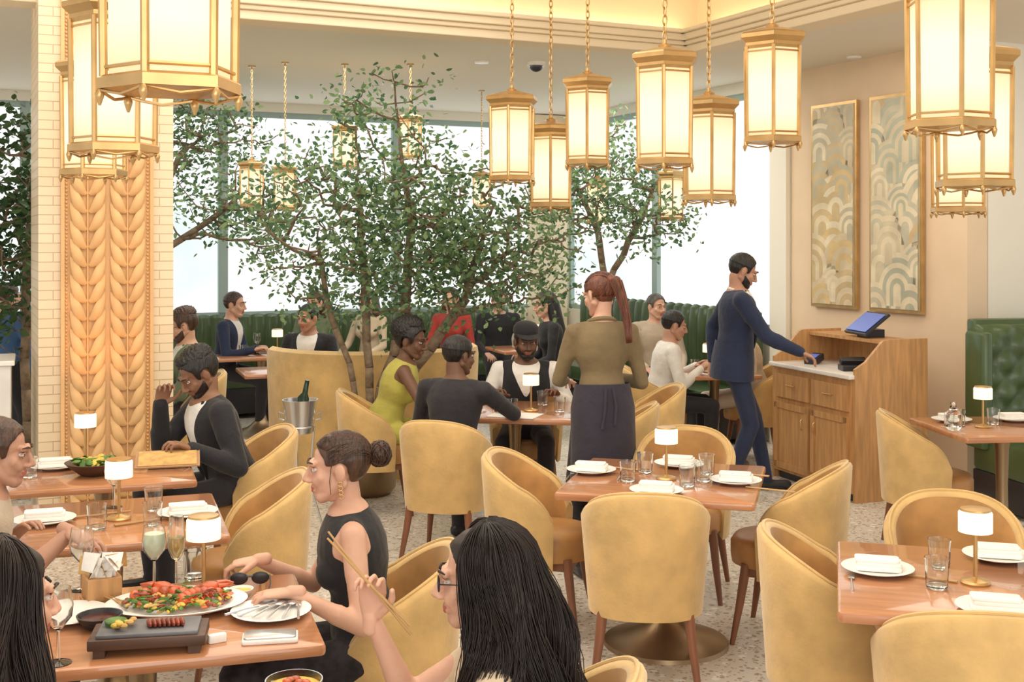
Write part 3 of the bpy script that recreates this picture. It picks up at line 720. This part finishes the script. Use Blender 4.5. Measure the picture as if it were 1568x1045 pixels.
def _wine(g): g.lathe([(.034,0),(.034,.002),(.005,.007),(.004,.085),(.012,.092),(.034,.12),(.038,.15),(.031,.195),(.0295,.195),(.036,.15),(.032,.122),(.01,.096)],CLEAR,n=28)
WINE=lathe_mesh('w',_wine)
LIME=mat('margarita',(.74,.76,.56),.3,0,es=.15,ecol=(.7,.75,.5))
def _cock(g):
    _wine(g); g.lathe([(.008,.098),(.0305,.122),(.0348,.15),(.031,.172),(.005,.174)],LIME,n=28)
COCK=lathe_mesh('c',_cock)
CHAMP=mat('sparkling_wine',(.80,.62,.28),.1,0,trans=.6)
def _flute(g):
    g.lathe([(.032,0),(.032,.002),(.005,.007),(.004,.09),(.014,.10),(.026,.13),(.027,.17),(.022,.23),(.0205,.23),(.025,.17),(.024,.13),(.01,.104)],CLEAR,n=28); g.lathe([(.010,.105),(.0235,.132),(.024,.165),(.003,.166)],CHAMP,n=24)
FLUTE=lathe_mesh('f',_flute)
def _nap(g):
    g.rbox((0,0,.008),(.15,.085,.016),NAPK,.012); g.rbox((.003,.003,.022),(.145,.08,.014),NAPK,.012); g.rbox((-.003,0,.033),(.14,.072,.010),NAPK,.012)
NAP=lathe_mesh('n',_nap)
def lamp(x,y): inst('cordless_table_lamp',LAMP,(x,y,TZ),0)
def setting(x,y,r=0):
    inst('dinner_plate',PLATE,(x,y,TZ)); inst('folded_napkin',NAP,(x,y,TZ+.010),rad(r))
def tumbler(x,y): inst('water_glass',TUMB,(x,y,TZ+.001),R.random())
def cutlery(x,y,r,L=.19,kind='fork',z=TZ):
    g=G(); z0=.004
    g.tube([(0,-L/2,z0),(0,-L*.1,z0+.003),(0,L*.18,z0+.002)],[.0045,.003,.003],STEEL,6)
    if kind=='fork':
        g.rbox((0,L*.24,z0+.002),(.02,.03,.003),STEEL,.0015)
        for i in range(4): g.tube([(-.0085+i*.0057,L*.3,z0+.002),(-.0085+i*.0057,L*.5,z0+.004)],.0014,STEEL,5)
    elif kind=='knife': g.rbox((0,L*.34,z0+.001),(.016,L*.36,.002),STEEL,.001)
    else: g.ell((0,L*.32,z0+.002),(.014,.022,.004),STEEL)
    g.obj('dinner_'+kind,(x,y,z),rad(r))
def sticks(x,y,r,z=TZ):
    g=G()
    for i in(-1,1): g.tube([(i*.006,-.11,.005),(i*.004,.11,.005)],[.0035,.0022],STICK,6)
    g.obj('chopsticks',(x,y,z),rad(r))
for a in((-2.1,5.88),(-1.53,4.65),(-.955,3.70),(.12,7.55),(.70,5.42),(1.47,3.79),(2.72,6.90),(-2.2,11.2),(1.6,9.7),(.3,11.9)): lamp(*a)
for a in((.37,5.58,-15),(1.0,5.34,-15),(.80,5.74,-15),(.62,5.13,-15),(1.20,3.92,-15),(1.66,4.08,-15),(1.42,3.50,-15),(-1.80,4.60,19),(-1.28,4.72,19),(-2.17,5.68,19),(2.62,7.12,5),(3.0,7.15,5)): setting(*a)
for a in((.52,5.36),(.86,5.36),(.62,5.56),(.9,5.52),(.77,5.25),(1.33,3.74),(1.42,3.97),(1.62,3.65),(-1.56,4.49),(-1.44,4.80),(-1.36,4.52),(-2.2,5.45),(-1.02,3.84),(.0,7.4),(.3,7.5),(-.1,7.7),(.2,7.8),(2.82,7.0),(2.6,6.95),(-2.0,11.2),(-2.5,11.1),(1.5,9.8),(1.75,9.7)): tumbler(*a)
for a in((-1.17,3.08),(-1.34,3.72),(-2.1,11.35),(-2.4,11.25),(-1.62,4.86)): inst('wine_glass',WINE,(a[0],a[1],TZ),0)
inst('margarita_glass',COCK,(-1.12,3.74,TZ),0); inst('champagne_flute',FLUTE,(-1.045,3.72,TZ),0)
for a in((.52,5.66,60),(1.08,5.52,60),(1.12,5.18,60),(1.32,3.85,60),(1.55,3.55,70),(-1.62,4.72,-60),(-1.42,4.6,-55)): sticks(*a)
sticks(-1.20,3.56,50,TZ+.02)
for a in((.27,5.5,-15,.19,'fork'),(.50,5.48,-15,.2,'knife'),(1.08,3.80,-15,.19,'fork'),(-1.12,3.52,-40,.18,'fork')): cutlery(*a)
inst('dinner_plate',PLATE,(-.70,3.47,TZ))
for i,kd in enumerate(('fork','knife','spoon','fork','spoon','knife')): cutlery(-.76+.028*i,3.47,-45+i*11,.17,kd,TZ+.016)
inst('dinner_plate',PLATE,(-1.28,3.44,TZ))
FOODR=mat('lobster_shell',(.62,.10,.02),.3,0,noise=(20,.4),coat=.4); FOODG=mat('salad_greens',(.10,.22,.03),.5,0,noise=(25,.5)); FOODY=mat('lemon_corn',(.75,.50,.08),.5,0,noise=(25,.3)); SAUCE=mat('dark_sauce',(.07,.015,.01),.15); CHIP=mat('fried_chips',(.66,.40,.14),.7,0,noise=(20,.25)); SLATE=mat('slate',(.16,.16,.17),.5,0,noise=(8,.3)); MEAT=mat('seared_meat',(.30,.06,.03),.4,0,noise=(25,.5)); BOARD=mat('dark_wood_board',(.10,.05,.03),.5,0,noise=(5,.3,(1,8,1)))
g=G(); g.lathe([(.12,0),(.14,.004),(.20,.022),(.205,.026),(.20,.027),(.13,.010),(.01,.008)],WHITE,n=44,sy=.72); g.obj('oval_platter',(-.99,3.53,TZ),rad(10))
g=G(); rr=random.Random(4)
def crust(g,x,y,a,L=.16):
    for i in range(7):
        t=i/6; p=V3((x,y,.035))+Matrix.Rotation(a,3,'Z')@V3((t*L,.02*math.sin(t*3),.006*math.sin(t*3))); g.ell(p,(.017,.027*(1-.35*t),.021*(1-.3*t)),FOODR,Matrix.Rotation(a,3,'Z')@Matrix.Rotation(-.4,3,'Y'),12,6)
        for q in(-1,1): g.tube([p+Matrix.Rotation(a,3,'Z')@V3((0,q*.02,0)),p+Matrix.Rotation(a,3,'Z')@V3((.01,q*.04,.004)),p+Matrix.Rotation(a,3,'Z')@V3((.02,q*.048,-.012))],[.003,.0025,.001],FOODR,5)
    e=V3((x,y,.03))+Matrix.Rotation(a,3,'Z')@V3((L+.012,.0,0))
    for q in(-.6,-.3,0,.3,.6): g.ell(e+Matrix.Rotation(a+q,3,'Z')@V3((.018,0,0)),(.02,.008,.003),FOODR,Matrix.Rotation(a+q,3,'Z'),10,4)
crust(g,-.12,.02,-.1); crust(g,.02,-.04,.5,.11)
def claw(g,x,y,a):
    q=Matrix.Rotation(a,3,'Z'); c=V3((x,y,.045))
    g.ell(c,(.035,.022,.016),FOODR,q); g.tube([c+q@V3((.025,.01,0)),c+q@V3((.055,.016,.002)),c+q@V3((.075,.006,.002))],[.013,.009,.002],FOODR,8); g.tube([c+q@V3((.025,-.01,0)),c+q@V3((.05,-.014,.002)),c+q@V3((.066,-.003,.002))],[.009,.006,.002],FOODR,8)
    g.tube([c-q@V3((.03,0,0)),c-q@V3((.06,.01,.005)),c-q@V3((.085,-.01,.01))],[.011,.010,.012],FOODR,8)
claw(g,.09,.05,.3); claw(g,-.05,.075,2.6)
for i in range(200):
    a=rr.uniform(0,6.28); q=rr.random()**.5; p=V3((.155*q*math.cos(a),.105*q*math.sin(a),.022+rr.uniform(0,.03)*(1-q*.6)))
    m=rr.choice([FOODG,FOODG,FOODG,FOODY,FOODY,FOODR,MEAT,CHIP]); g.ell(p,(rr.uniform(.008,.018),rr.uniform(.004,.010),.005),m,Matrix.Rotation(rr.uniform(0,3),3,'Z')@Matrix.Rotation(rr.uniform(-.9,.9),3,'X'),8,4)
for i in range(14):
    a=rr.uniform(0,6.28); p=V3((.10*math.cos(a),.07*math.sin(a),.05)); g.tube([p+V3((math.cos(a+k*.8)*.022,math.sin(a+k*.8)*.016,.004*math.sin(k))) for k in range(6)],.0022,rr.choice([FOODG,MEAT]),5)
g.obj('grilled_lobster_dish',(-.99,3.53,TZ+.002),rad(10))
def bowl(x,y,sc_,m1,m2,nm):
    g=G(); g.lathe([(.03,0),(.045,.008),(.06,.03),(.063,.038),(.058,.038),(.045,.016),(.005,.014)],m1,n=28); g.lathe([(.052,.027),(.003,.029)],m2); o=g.obj(nm,(x,y,TZ)); o.scale=(sc_,)*3
bowl(-1.16,3.36,1.0,DARK,SAUCE,'sauce_bowl'); bowl(-.83,3.66,.6,WHITE,FOODY,'sauce_ramekin'); bowl(-1.40,3.56,.8,WHITE,FOODG,'sauce_ramekin')
g=G(); g.rbox((0,0,.035),(.30,.15,.028),BOARD,.006)
for x in(-.12,.12): g.box((x,0,.011),(.03,.14,.022),BOARD)
g.rbox((0,0,.054),(.26,.13,.010),SLATE,.004)
for i in range(8): g.ell((.0+i*.012,-.01,.068),(.007,.024,.011),MEAT,Matrix.Rotation(.3,3,'Z'),10,5)
g.lathe([(.026,.059),(.03,.07),(.028,.073),(.01,.068)],FOODG,(-.09,.02,0))
for i in range(10): g.ell((-.06+rr.uniform(-.03,.02),-.02+rr.uniform(-.02,.04),.066+rr.uniform(0,.012)),(.010,.008,.007),rr.choice([FOODY,FOODR,CHIP]),n=8,k=4)
g.obj('serving_board_with_sliced_meat',(-.97,3.20,TZ),rad(10))
g=G()
g.box((0,0,.045),(.10,.10,.07),OAK); g.box((0,0,.005),(.11,.11,.01),OAK)
for i in range(26):
    q=Matrix.Rotation(rr.uniform(0,6.28),3,'Z')@Matrix.Rotation(rr.uniform(.6,1.5),3,'X'); c=V3((rr.uniform(-.04,.04),rr.uniform(-.04,.04),rr.uniform(.08,.125)))
    g.add([c+q@V3((-.03,-.025,0)),c+q@V3((.03,-.025,.006)),c+q@V3((.034,.03,0)),c+q@V3((-.026,.028,.008)),c+q@V3((0,0,.012))],[[0,1,4],[1,2,4],[2,3,4],[3,0,4]],(CHIP,NAPK,NAPK)[i%3],True)
g.obj('chip_basket',(-1.24,3.61,TZ),rad(30),bevel=.004)
g=G(); g.rbox((0,0,.006),(.15,.08,.012),NAPK,.008); g.rbox((0,.003,.015),(.14,.07,.006),STEEL,.008); g.obj('smartphone_on_napkin',(-.66,3.26,TZ),rad(10))
g=G(); g.rbox((0,0,.012),(.05,.022,.024),WHITE,.006); g.obj('ceramic_rest',(-.80,3.24,TZ),rad(30))
g=G()
for t in(-1,1):
    g.ell((t*.033,0,.02),(.028,.006,.020),DARK); g.tube([(t*.062,0,.028),(t*.066,.07,.02),(t*.06,.13,.01)],.0025,DARK,6)
g.tube([(-.01,0,.026),(.01,0,.026)],.003,DARK,6); g.obj('sunglasses',(-.83,3.78,TZ),rad(190))
g=G(); g.lathe([(.03,0),(.05,.004),(.062,.05),(.066,.085),(.063,.085),(.058,.05),(.04,.012),(.005,.01)],CLEAR,n=32); g.lathe([(.057,.045),(.06,.07),(.005,.074)],FOODY)
for i in range(6): g.ell((rr.uniform(-.03,.03),rr.uniform(-.03,.03),.078),(.012,.01,.006),FOODR,n=8,k=4)
g.obj('garnished_dessert_glass',(-.50,2.74,TZ))
g=G(); g.lathe([(.06,0),(.07,.006),(.12,.045),(.135,.06),(.13,.062),(.10,.04),(.01,.02)],BOARD,n=32)
for i in range(90):
    a=rr.uniform(0,6.28); q=rr.random()**.5*.1; g.ell((q*math.cos(a),q*math.sin(a),.055+rr.uniform(0,.02)),(.02,.014,.004),rr.choice([FOODG,FOODG,FOODY]),Matrix.Rotation(rr.uniform(-1,1),3,'X')@Matrix.Rotation(rr.uniform(0,3),3,'Z'),8,4)
g.obj('salad_bowl',(-1.93,5.53,TZ))
g=G(); g.box((0,0,0),(.30,.21,.006),MENU,rx=rad(12)); g.box((0,-.002,.005),(.27,.18,.003),CHIP,rx=rad(12)); g.obj('menu',(-1.66,5.76,TZ+.03),rad(15))
g=G(); g.box((0,0,.003),(.3,.22,.004),NAPK); g.obj('menu',(.02,7.35,TZ),rad(-20))
g=G(); g.lathe([(.075,.62),(.085,.66),(.105,.80),(.11,.82),(.112,.83),(.104,.83),(.098,.80),(.08,.68),(.01,.67)],STEEL,n=32); g.tube([(.104,0,.74),(.13,0,.75),(.13,0,.71),(.1,0,.70)],.006,STEEL); g.tube([(-.104,0,.74),(-.13,0,.75),(-.13,0,.71),(-.1,0,.70)],.006,STEEL)
g.tube([(.09*math.cos(a),.09*math.sin(a),.66) for a in [2*math.pi*k/20 for k in range(21)]],.006,STEEL)
for k in range(3):
    a=2*math.pi*k/3+.4; g.tube([(.09*math.cos(a),.09*math.sin(a),.66),(.06*math.cos(a),.06*math.sin(a),.3),(.15*math.cos(a),.15*math.sin(a),0)],.007,STEEL)
BOT=mat('bottle_glass',(.01,.03,.015),.1)
g.tube([(0,0,.68),(.02,.0,.84),(.03,0,.87),(.045,0,.95)],[.038,.038,.018,.014],BOT,14)
g.obj('champagne_bucket_on_stand',(-1.33,7.5,0))
g=G(); rg=[]
for i in range(33):
    a=rad(195+150*i/32); c=V3((math.cos(a),math.sin(a),0)); rg.append([c*r_+V3((0,0,z_)) for r_,z_ in((.80,0),(.86,.3),(.88,.9),(.87,.96),(.83,.985),(.79,.96),(.77,.9),(.76,.3),(.74,0))])
g.loft(rg,VELVET); g.obj('curved_banquette',(-1.15,9.85,0),rad(10))
def banq(name,org,d,L,nrm,h,sh=.46,dep=.55):
    a=math.atan2(d.y,d.x); g=G(); sgn=1 if V3((-d.y,d.x,0)).dot(nrm)>0 else -1
    g.rbox((L/2,sgn*dep/2,sh/2+.0),(L,dep,sh-.1),DARK,.02); g.rbox((L/2,sgn*dep/2,sh-.07),(L,dep+.04,.16),GREEN,.05)
    n=int(L/.14)
    for i in range(n):
        x=(i+.5)*L/n
        prof=[(0.12,sh-.02),(.17,sh+.1),(.165,h-.12),(.15,h-.03),(.10,h),(.04,h-.02),(.03,h-.1),(.03,sh-.02)]
        rg=[]
        for k in range(9):
            t=-1+2*k/8; ins=.022*(t*t)
            rg.append([V3((x+t*L/n/2*.995,sgn*(max(yy-(ins if yy>.1 else 0),.0)),zz-ins*.6)) for yy,zz in prof])
        g.loft(rg,GREEN)
    g.obj(name,(org.x,org.y,0),a)
nin=V3((u.y,-u.x,0))
banq('green_banquette',C0-u*6.9+nin*.15,u,6.0,nin,1.04)
nin2=V3((-u.x,-u.y,0))
banq('green_banquette',C0+w*.9-u*.15,w,3.2,nin2,1.20)
g=G(); L=1.5
g.rbox((L/2,-.35,.14),(L,.58,.22),DARK,.02); g.rbox((L/2,-.36,.36),(L,.64,.24),GREEN,.06)
nx,nz_=60,34; rg=[]
for j in range(nz_+1):
    z=.46+.80*j/nz_; row=[]
    for i in range(nx+1):
        x=L*i/nx; d=abs(math.sin(math.pi*(x/.2+z/.22)/1))*abs(math.sin(math.pi*(x/.2-z/.22)/1)); e=min(1,(1-(abs(j/nz_-.5)*2)**8)); f=min(1,(1-(abs(i/nx-.5)*2)**12))
        row.append(V3((x,-.05-(.10+.045*d**.5)*e**.5*f**.5,z)))
    rg.append(row)
g.loft(rg,GREEN,cap=False,closed=False); g.rbox((L/2,-.03,.86),(L,.10,.84),GREEN,.03); g.rbox((0.0,-.14,.80),(.09,.24,.80),GREEN,.04)
g.obj('tufted_green_booth',(3.18,8.35,0),rad(12))
g=G(); g.lathe([(.03,0),(.05,.02),(.05,.09),(.02,.12),(.015,.16)],CLEAR,n=20); g.obj('water_carafe',(2.52,6.82,TZ))
# ---------------------------------------------------------------- host stand
hw=V3((-.34,.94,0)).normalized()
g=G()
L,Dp=1.0,.58
g.box((0,0,.46),(L,Dp,.80),OAK); g.box((0,0,.03),(L-.06,Dp-.06,.06),DARK)
g.rbox((0,-.02,.875),(L+.03,Dp+.05,.03),MARBLE,.01)
for i in(-1,1):
    cxx=i*.24
    g.box((cxx,-Dp/2-.008,.34),(.44,.018,.50),OAK)
    for q in(-1,1): g.box((cxx+q*.20,-Dp/2-.02,.34),(.045,.014,.50),OAK); g.box((cxx,-Dp/2-.02,.34+q*.228),(.44,.014,.045),OAK)
    g.tube([(cxx-i*.16,-Dp/2-.03,.42),(cxx-i*.16,-Dp/2-.045,.43),(cxx-i*.16,-Dp/2-.045,.49),(cxx-i*.16,-Dp/2-.03,.50)],.005,BRASS)
    g.box((cxx,-Dp/2-.010,.72),(.44,.02,.18),OAK); g.tube([(cxx-.05,-Dp/2-.02,.73),(cxx-.05,-Dp/2-.04,.73),(cxx+.05,-Dp/2-.04,.73),(cxx+.05,-Dp/2-.02,.73)],.005,BRASS)
g.box((0,.16,1.10),(L,.28,.025),OAK)
g.box((0,.285,.99),(L,.025,.24),OAK)
for xx in(-L/2-.012,L/2+.012):
    pr=[(-Dp/2,0),(Dp/2+.03,0),(Dp/2+.03,1.13),(-.02,1.13),(-.06,1.12),(-.13,1.05),(-.2,.98),(-.27,.94),(-Dp/2,.93)]
    g.loft([[V3((xx-.0125,a,b_)) for a,b_ in pr],[V3((xx+.0125,a,b_)) for a,b_ in pr]],OAK,sm=False)
near=V3((2.37,8.30,0)); out=V3((.94,.34,0)).normalized()
cen=near+hw*(L/2)+out*(Dp/2)
hostang=math.atan2(-hw.y,-hw.x)
g.obj('host_stand',(cen.x,cen.y,0),hostang,bevel=.004)
SCR=mat('screen_blue',(.05,.08,.3),.2,0,.4,(.14,.22,.6))
Mh_=Matrix.Translation(cen)@Matrix.Rotation(hostang,4,'Z')
def onstand(x,y,z): v=Mh_@V3((x,y,z)); return (v.x,v.y,v.z)
g=G(); g.box((0,0,.10),(.34,.02,.24),DARK,rx=rad(-52)); g.box((0,-.012,.112),(.31,.004,.20),SCR,rx=rad(-52)); g.box((0,.03,.03),(.16,.14,.06),DARK); g.obj('pos_monitor',onstand(.1,.12,1.112),hostang+rad(-10),bevel=.004)
g=G(); g.box((0,0,.03),(.09,.18,.05),DARK,rx=rad(12)); g.box((0,-.02,.06),(.07,.09,.004),SCR,rx=rad(12)); g.obj('card_terminal',onstand(-.25,-.1,.89),hostang+.6,bevel=.006)
g=G(); g.box((0,0,.02),(.20,.16,.04),DARK); g.box((0,.04,.06),(.18,.06,.05),DARK,rx=.4); g.obj('desk_telephone',onstand(.25,-.1,.89),hostang+1.2,bevel=.006)
# ---------------------------------------------------------------- paintings
def painting(name,p0,p1,z0,z1,seed,pal):
    p0=V3((*p0,0)); p1=V3((*p1,0)); d=p1-p0; Wd=d.length; Hh=z1-z0; a=math.atan2(d.y,d.x)
    rr=random.Random(seed)
    cols=[mat('paint_%d_%d'%(seed,i),c,.45,noise=(5,.18)) for i,c in enumerate(pal)]
    g=G(); g.box((0,0,0),(Wd,.03,Hh),BRASS); g.box((0,-.016,0),(Wd-.05,.01,Hh-.05),cols[0])
    w2=(Wd-.06)/2; h2=(Hh-.06)/2; depth=-.022; row=0
    z=h2-.05
    while z>-h2-.15:
        for c in range(2):
            cx_=(c-.5+(row%2)*.5)*w2*1.5+rr.uniform(-.08,.08); R0=rr.uniform(.18,.30); nr=rr.choice([5,6,7]); b0=rr.randrange(len(cols)); b1=(b0+rr.randrange(1,len(cols)))%len(cols)
            for q in range(nr):
                Ro=R0*(1-q/nr); depth-=.00005
                mm=cols[b0] if q%2==0 else cols[b1]
                pts=[]
                for t in range(25):
                    an=rad(180*t/24); X=cx_+Ro*math.cos(an); Z=z+Ro*math.sin(an); pts.append(V3((max(-w2,min(w2,X)),depth-q*.0002,max(-h2,min(h2,Z)))))
                zb=max(-h2,min(h2,z-.14)); pts=[V3((pts[0].x,pts[0].y,zb))]+pts+[V3((pts[-1].x,pts[0].y,zb))]
                g.add(pts,[list(range(len(pts)))],mm,False)
        z-=.16; row+=1
    g.obj(name,(*((p0+p1)/2).xy,(z0+z1)/2),a,sharp=False)
def wl(t,off=.13):
    p=C0+w*t-u*off; return (p.x,p.y)
painting('framed_painting',wl(4.72),wl(5.28),1.26,2.97,3,((.66,.55,.36),(.74,.62,.42),(.60,.46,.25),(.52,.47,.33),(.78,.68,.48),(.68,.50,.24)))
painting('framed_painting',wl(5.43),wl(6.0),1.26,2.97,9,((.66,.57,.39),(.76,.65,.45),(.68,.50,.26),(.48,.49,.37),(.80,.70,.50),(.58,.54,.40)))
g=G(); g.box((0,0,.55),(.9,.45,1.1),MARBLE); g.box((0,0,1.115),(.94,.49,.03),WHITE); g.obj('marble_service_counter',(-3.42,7.0,0),rad(22),bevel=.006)
g=G(); g.box((0,0,0),(.06,.08,.28),SHADE); g.box((0,.05,0),(.08,.03,.34),BRASS); g.obj('wall_sconce',(-5.3,11.6,2.35),rad(25))
# ---------------------------------------------------------------- PEOPLE
person('host_in_navy_suit',1.60,8.65,-88,sit=False,s=1.045,lean=4,R_=(2.03,8.42,1.04),L_=(1.5,8.92,.93),head=(-88,24,0),sk=SK_M,hm=H_BLK,hair='short',top=C_NAVY,inner=C_WHT,lower=C_NAVY,jacket=True,beard=True,collar=C_WHT,feet=((1.56,8.55,.09),(1.86,8.74,.09)),vox=.0125,hintR=(-.4,-.3,-1))
person('server_with_ponytail',.49,6.45,12,sit=False,s=1.0,fem=True,lean=3,R_=(.60,6.72,1.06),L_=(.30,6.75,1.04),head=(38,15,0),sk=SK_L,hm=H_AUB,hair='pony',top=C_OLV,lower=C_BLK2,apron=C_APR,vox=.0125,hintR=(.5,-.6,-1),hintL=(-.5,-.6,-1),feet=((.60,6.45,.085),(.38,6.5,.085)),collar=C_OLV)
person('man_in_black_cap',.10,8.22,178,s=1.0,lean=12,R_=(-.12,7.93,.80),L_=(.3,7.95,.80),head=(190,8,0),sk=SK_D,hm=H_BLK,hair='cap',top=C_BLK,inner=C_WHT,sleeve='long',sleevemat=C_WHT,vox=.011,beard=True,inz=.26)
person('man_in_black_shirt',-.36,6.98,-22,s=1.0,lean=10,R_=(-.02,7.38,.80),L_=(-.38,7.42,.80),head=(-50,8,0),sk=SK_D,hm=H_BLK,hair='short',top=C_BLK2,vox=.0115,hintR=(1,-.4,-.8),hintL=(-1,-.4,-.8))
person('woman_in_chartreuse_dress',-.90,8.08,-80,s=1.06,fem=True,lean=22,R_=(-.32,7.75,.80),L_=(-.36,8.0,.80),head=(-110,12,0),sk=SK_D,hm=H_BLK,hair='afro',top=C_YEL,lower=C_YEL,sleeve='none',vox=.0105)
person('man_in_black_jacket',-1.47,6.35,122,s=1.03,lean=20,R_=(-1.83,6.22,.98),L_=(-1.58,5.90,.80),head=(128,34,0),sk=SK_B,hm=H_BLK,hair='curlyshort',top=C_BLK,inner=C_WHT,jacket=True,beard=True,vox=.0095,hintR=(-.5,-.2,-1),hdir={'R':(.25,-.1,.9)},curl=(70,45))
person('bearded_man_in_blazer',-2.42,9.1,112,s=1.04,lean=6,R_=(-2.7,9.2,.75),L_=(-2.7,8.9,.75),head=(112,16,0),sk=SK_L,hm=H_BRN,hair='curlyshort',top=C_GRN,inner=C_WHT,jacket=True,beard=True,glasses=True,vox=.013)
person('man_in_dark_suit',-2.75,11.35,-95,s=1.02,lean=10,R_=(-2.4,11.1,.80),L_=(-2.4,11.3,.8),head=(-100,5,0),sk=SK_L,hm=H_BRN,top=C_NAVY,inner=C_WHT,hair='short',hz=.6)
p9,MH9=person('woman_in_black_dress',-.46,3.88,98,s=.96,fem=True,lean=9,R_=(-.83,3.90,.795),L_=(-.66,3.56,.79),head=(98,5,0),sk=SK_L,hm=H_BRN,hair='bun',top=C_BLK,lower=C_FLO,sleeve='none',vox=.0075,hintR=(.5,.6,-.8),hintL=(.6,-.3,-1),curl=(50,30),hdir={'R':(-1,-.1,-.15),'L':(-1,-.1,-.05)},hz=.53)
q=(Matrix.Translation((-.46,3.88,0))@Matrix.Rotation(rad(98),4,'Z')).inverted()
for sd in(-1,1):
    g=G()
    for i in range(4):
        c=V3((sd*.083,-.004,-.042-.014*i)); g.tube([c+V3((0,.007*math.cos(a),.008*math.sin(a))) for a in [k*math.pi/4 for k in range(9)]],.0022,BRASS,5)
    g.V=[q@(MH9@v) for v in g.V]; g.obj('drop_earring',parent=p9,sharp=False)
p10,MH10=person('curly_haired_woman',.04,2.74,86,s=.96,fem=True,lean=10,R_=(-.33,2.80,.96),L_=(-.36,2.52,.80),head=(88,4,0),sk=SK_L,hm=H_CRL,hair='curls',top=C_CRM,lower=C_BEI,sleeve='short',vox=.009,hintR=(.2,.2,-1),curl=(62,40),hdir={'R':(.05,-.05,1)},hnrm={'R':(.3,1,0)},hz=.49,glasses=True)
g=G(); a_=V3((-.335,2.745,1.06))
for i in(-1,1): g.tube([a_+V3((-.085,-.02+i*.006,.11+i*.006)),a_+V3((0,0,.0)),a_+V3((.10,.02+i*.006,-.12-i*.012))],[.0025,.0035,.004],STICK,8)
g.obj('chopsticks')
person('dark_haired_woman',-1.11,2.42,-50,s=.97,fem=True,lean=6,head=(-48,5,0),sk=SK_L,hm=H_CRL,hair='curls',top=C_BLK,lower=C_BLK,vox=.011,hz=.51)
person('seated_diner',-1.95,4.02,-72,s=1.0,lean=22,R_=(-1.42,3.84,.90),L_=(-1.75,4.2,.80),head=(-80,8,0),sk=SK_M,hm=H_BRN,top=C_BEI,lower=C_BLK,vox=.0125,hdir={'R':(1,-.5,-.3)},sleeve='roll')
person('man_in_white_shirt',1.16,9.62,-85,s=1.0,lean=14,R_=(1.5,9.5,.80),L_=(1.5,9.75,.8),head=(-85,14,0),sk=SK_M,hm=H_BLK,hair='short',top=C_WHT,lower=C_BLK)
person('woman_in_beige_top',2.05,9.95,92,s=.97,fem=True,lean=14,R_=(1.75,10.0,.8),L_=(1.75,9.75,.8),head=(92,18,0),sk=SK_L,hm=H_BLK,hair='bun',top=C_BEI,lower=C_BEI)
person('grey_haired_man',1.33,11.2,-170,s=1.0,lean=6,head=(-150,5,0),sk=SK_L,hm=H_GRY,hair='short',top=C_BEI,lower=C_BLK,hz=.6)
person('woman_with_dark_hair',.42,11.0,100,s=1.02,fem=True,lean=10,head=(100,10,0),sk=SK_L,hm=H_BLK,hair='long',top=C_BLK,lower=C_BLK,hz=.62)
person('woman_in_red_top',-.62,12.5,170,s=1.0,fem=True,lean=6,head=(170,5,0),sk=SK_L,hm=H_BRN,hair='bob',top=C_RED,lower=C_BLK,hz=.6)
person('woman_in_grey_top',-2.0,12.2,180,s=.98,fem=True,lean=6,head=(160,5,0),sk=SK_L,hm=H_BRN,hair='long',top=C_GRN,lower=C_BLK,hz=.6)
person('man_in_dark_sweater',-.15,12.6,190,s=.98,lean=6,head=(190,8,0),sk=SK_L,hm=H_BRN,hair='short',top=C_BLK,lower=C_BLK,hz=.6)
person('woman_in_cream_top',-1.45,12.4,150,s=.98,fem=True,lean=6,head=(130,5,0),sk=SK_L,hm=H_BRN,hair='bob',top=C_CRM,lower=C_BLK,hz=.6)
person('man_in_dark_jacket',-1.75,10.45,170,s=1.0,lean=8,head=(150,8,0),sk=SK_M,hm=H_BLK,hair='short',top=C_BLK,inner=C_WHT,lower=C_BLK)
person('man_in_blue_shirt',-3.95,9.3,-20,sit=False,s=.9,lean=2,head=(-40,8,0),sk=SK_L,hm=H_BRN,hair='short',top=C_BLU,lower=C_BLK)
# ---------------------------------------------------------------- lights
wd=bpy.data.worlds.new('w'); bpy.context.scene.world=wd; wd.use_nodes=True; bg=wd.node_tree.nodes['Background']; bg.inputs[0].default_value=(1,.965,.92,1); bg.inputs[1].default_value=.95
def area(name,loc,rot,sx,sy,e,col=(1,.93,.82)):
    l=bpy.data.lights.new(name,'AREA'); l.shape='RECTANGLE'; l.size=sx; l.size_y=sy; l.energy=e; l.color=col
    o=bpy.data.objects.new(name,l); bpy.context.collection.objects.link(o); o.location=loc; o.rotation_euler=rot; return o
area('coffer_ceiling_light',(-.6,4.5,3.78),(0,0,ca),4,6,175,(1,.93,.82))
area('rear_ceiling_light',(-.8,10.2,3.27),(0,0,ca),5,1.6,100,(1,.97,.90))
area('right_ceiling_light',(2.9,7.6,3.27),(0,0,ca),1.0,2.5,24,(1,.9,.75))
area('front_fill_light',(1.5,-2.5,2.4),(rad(78),0,rad(8)),6,3,150,(1,.97,.92))  # soft room fill added behind the camera, as if from unseen front windows
cl=bpy.data.lights.new('column_uplight','SPOT'); cl.energy=8; cl.color=(1,.42,.14); cl.spot_size=rad(90); cl.spot_blend=1; co=bpy.data.objects.new('column_uplight',cl); bpy.context.collection.objects.link(co); co.location=(-2.28,6.66,.78); co.rotation_euler=(rad(160),0,rad(25))
# ---------------------------------------------------------------- camera
cam=bpy.data.cameras.new('cam'); cam.lens=42; cam.sensor_width=36; cam.shift_y=-195/1920
co=bpy.data.objects.new('camera',cam); bpy.context.collection.objects.link(co); co.location=(0,0,1.85); co.rotation_euler=(rad(90),0,0)
cam.clip_start=.05
bpy.context.scene.camera=co
bpy.context.scene.view_settings.view_transform='Standard'
bpy.context.scene.view_settings.exposure=.12
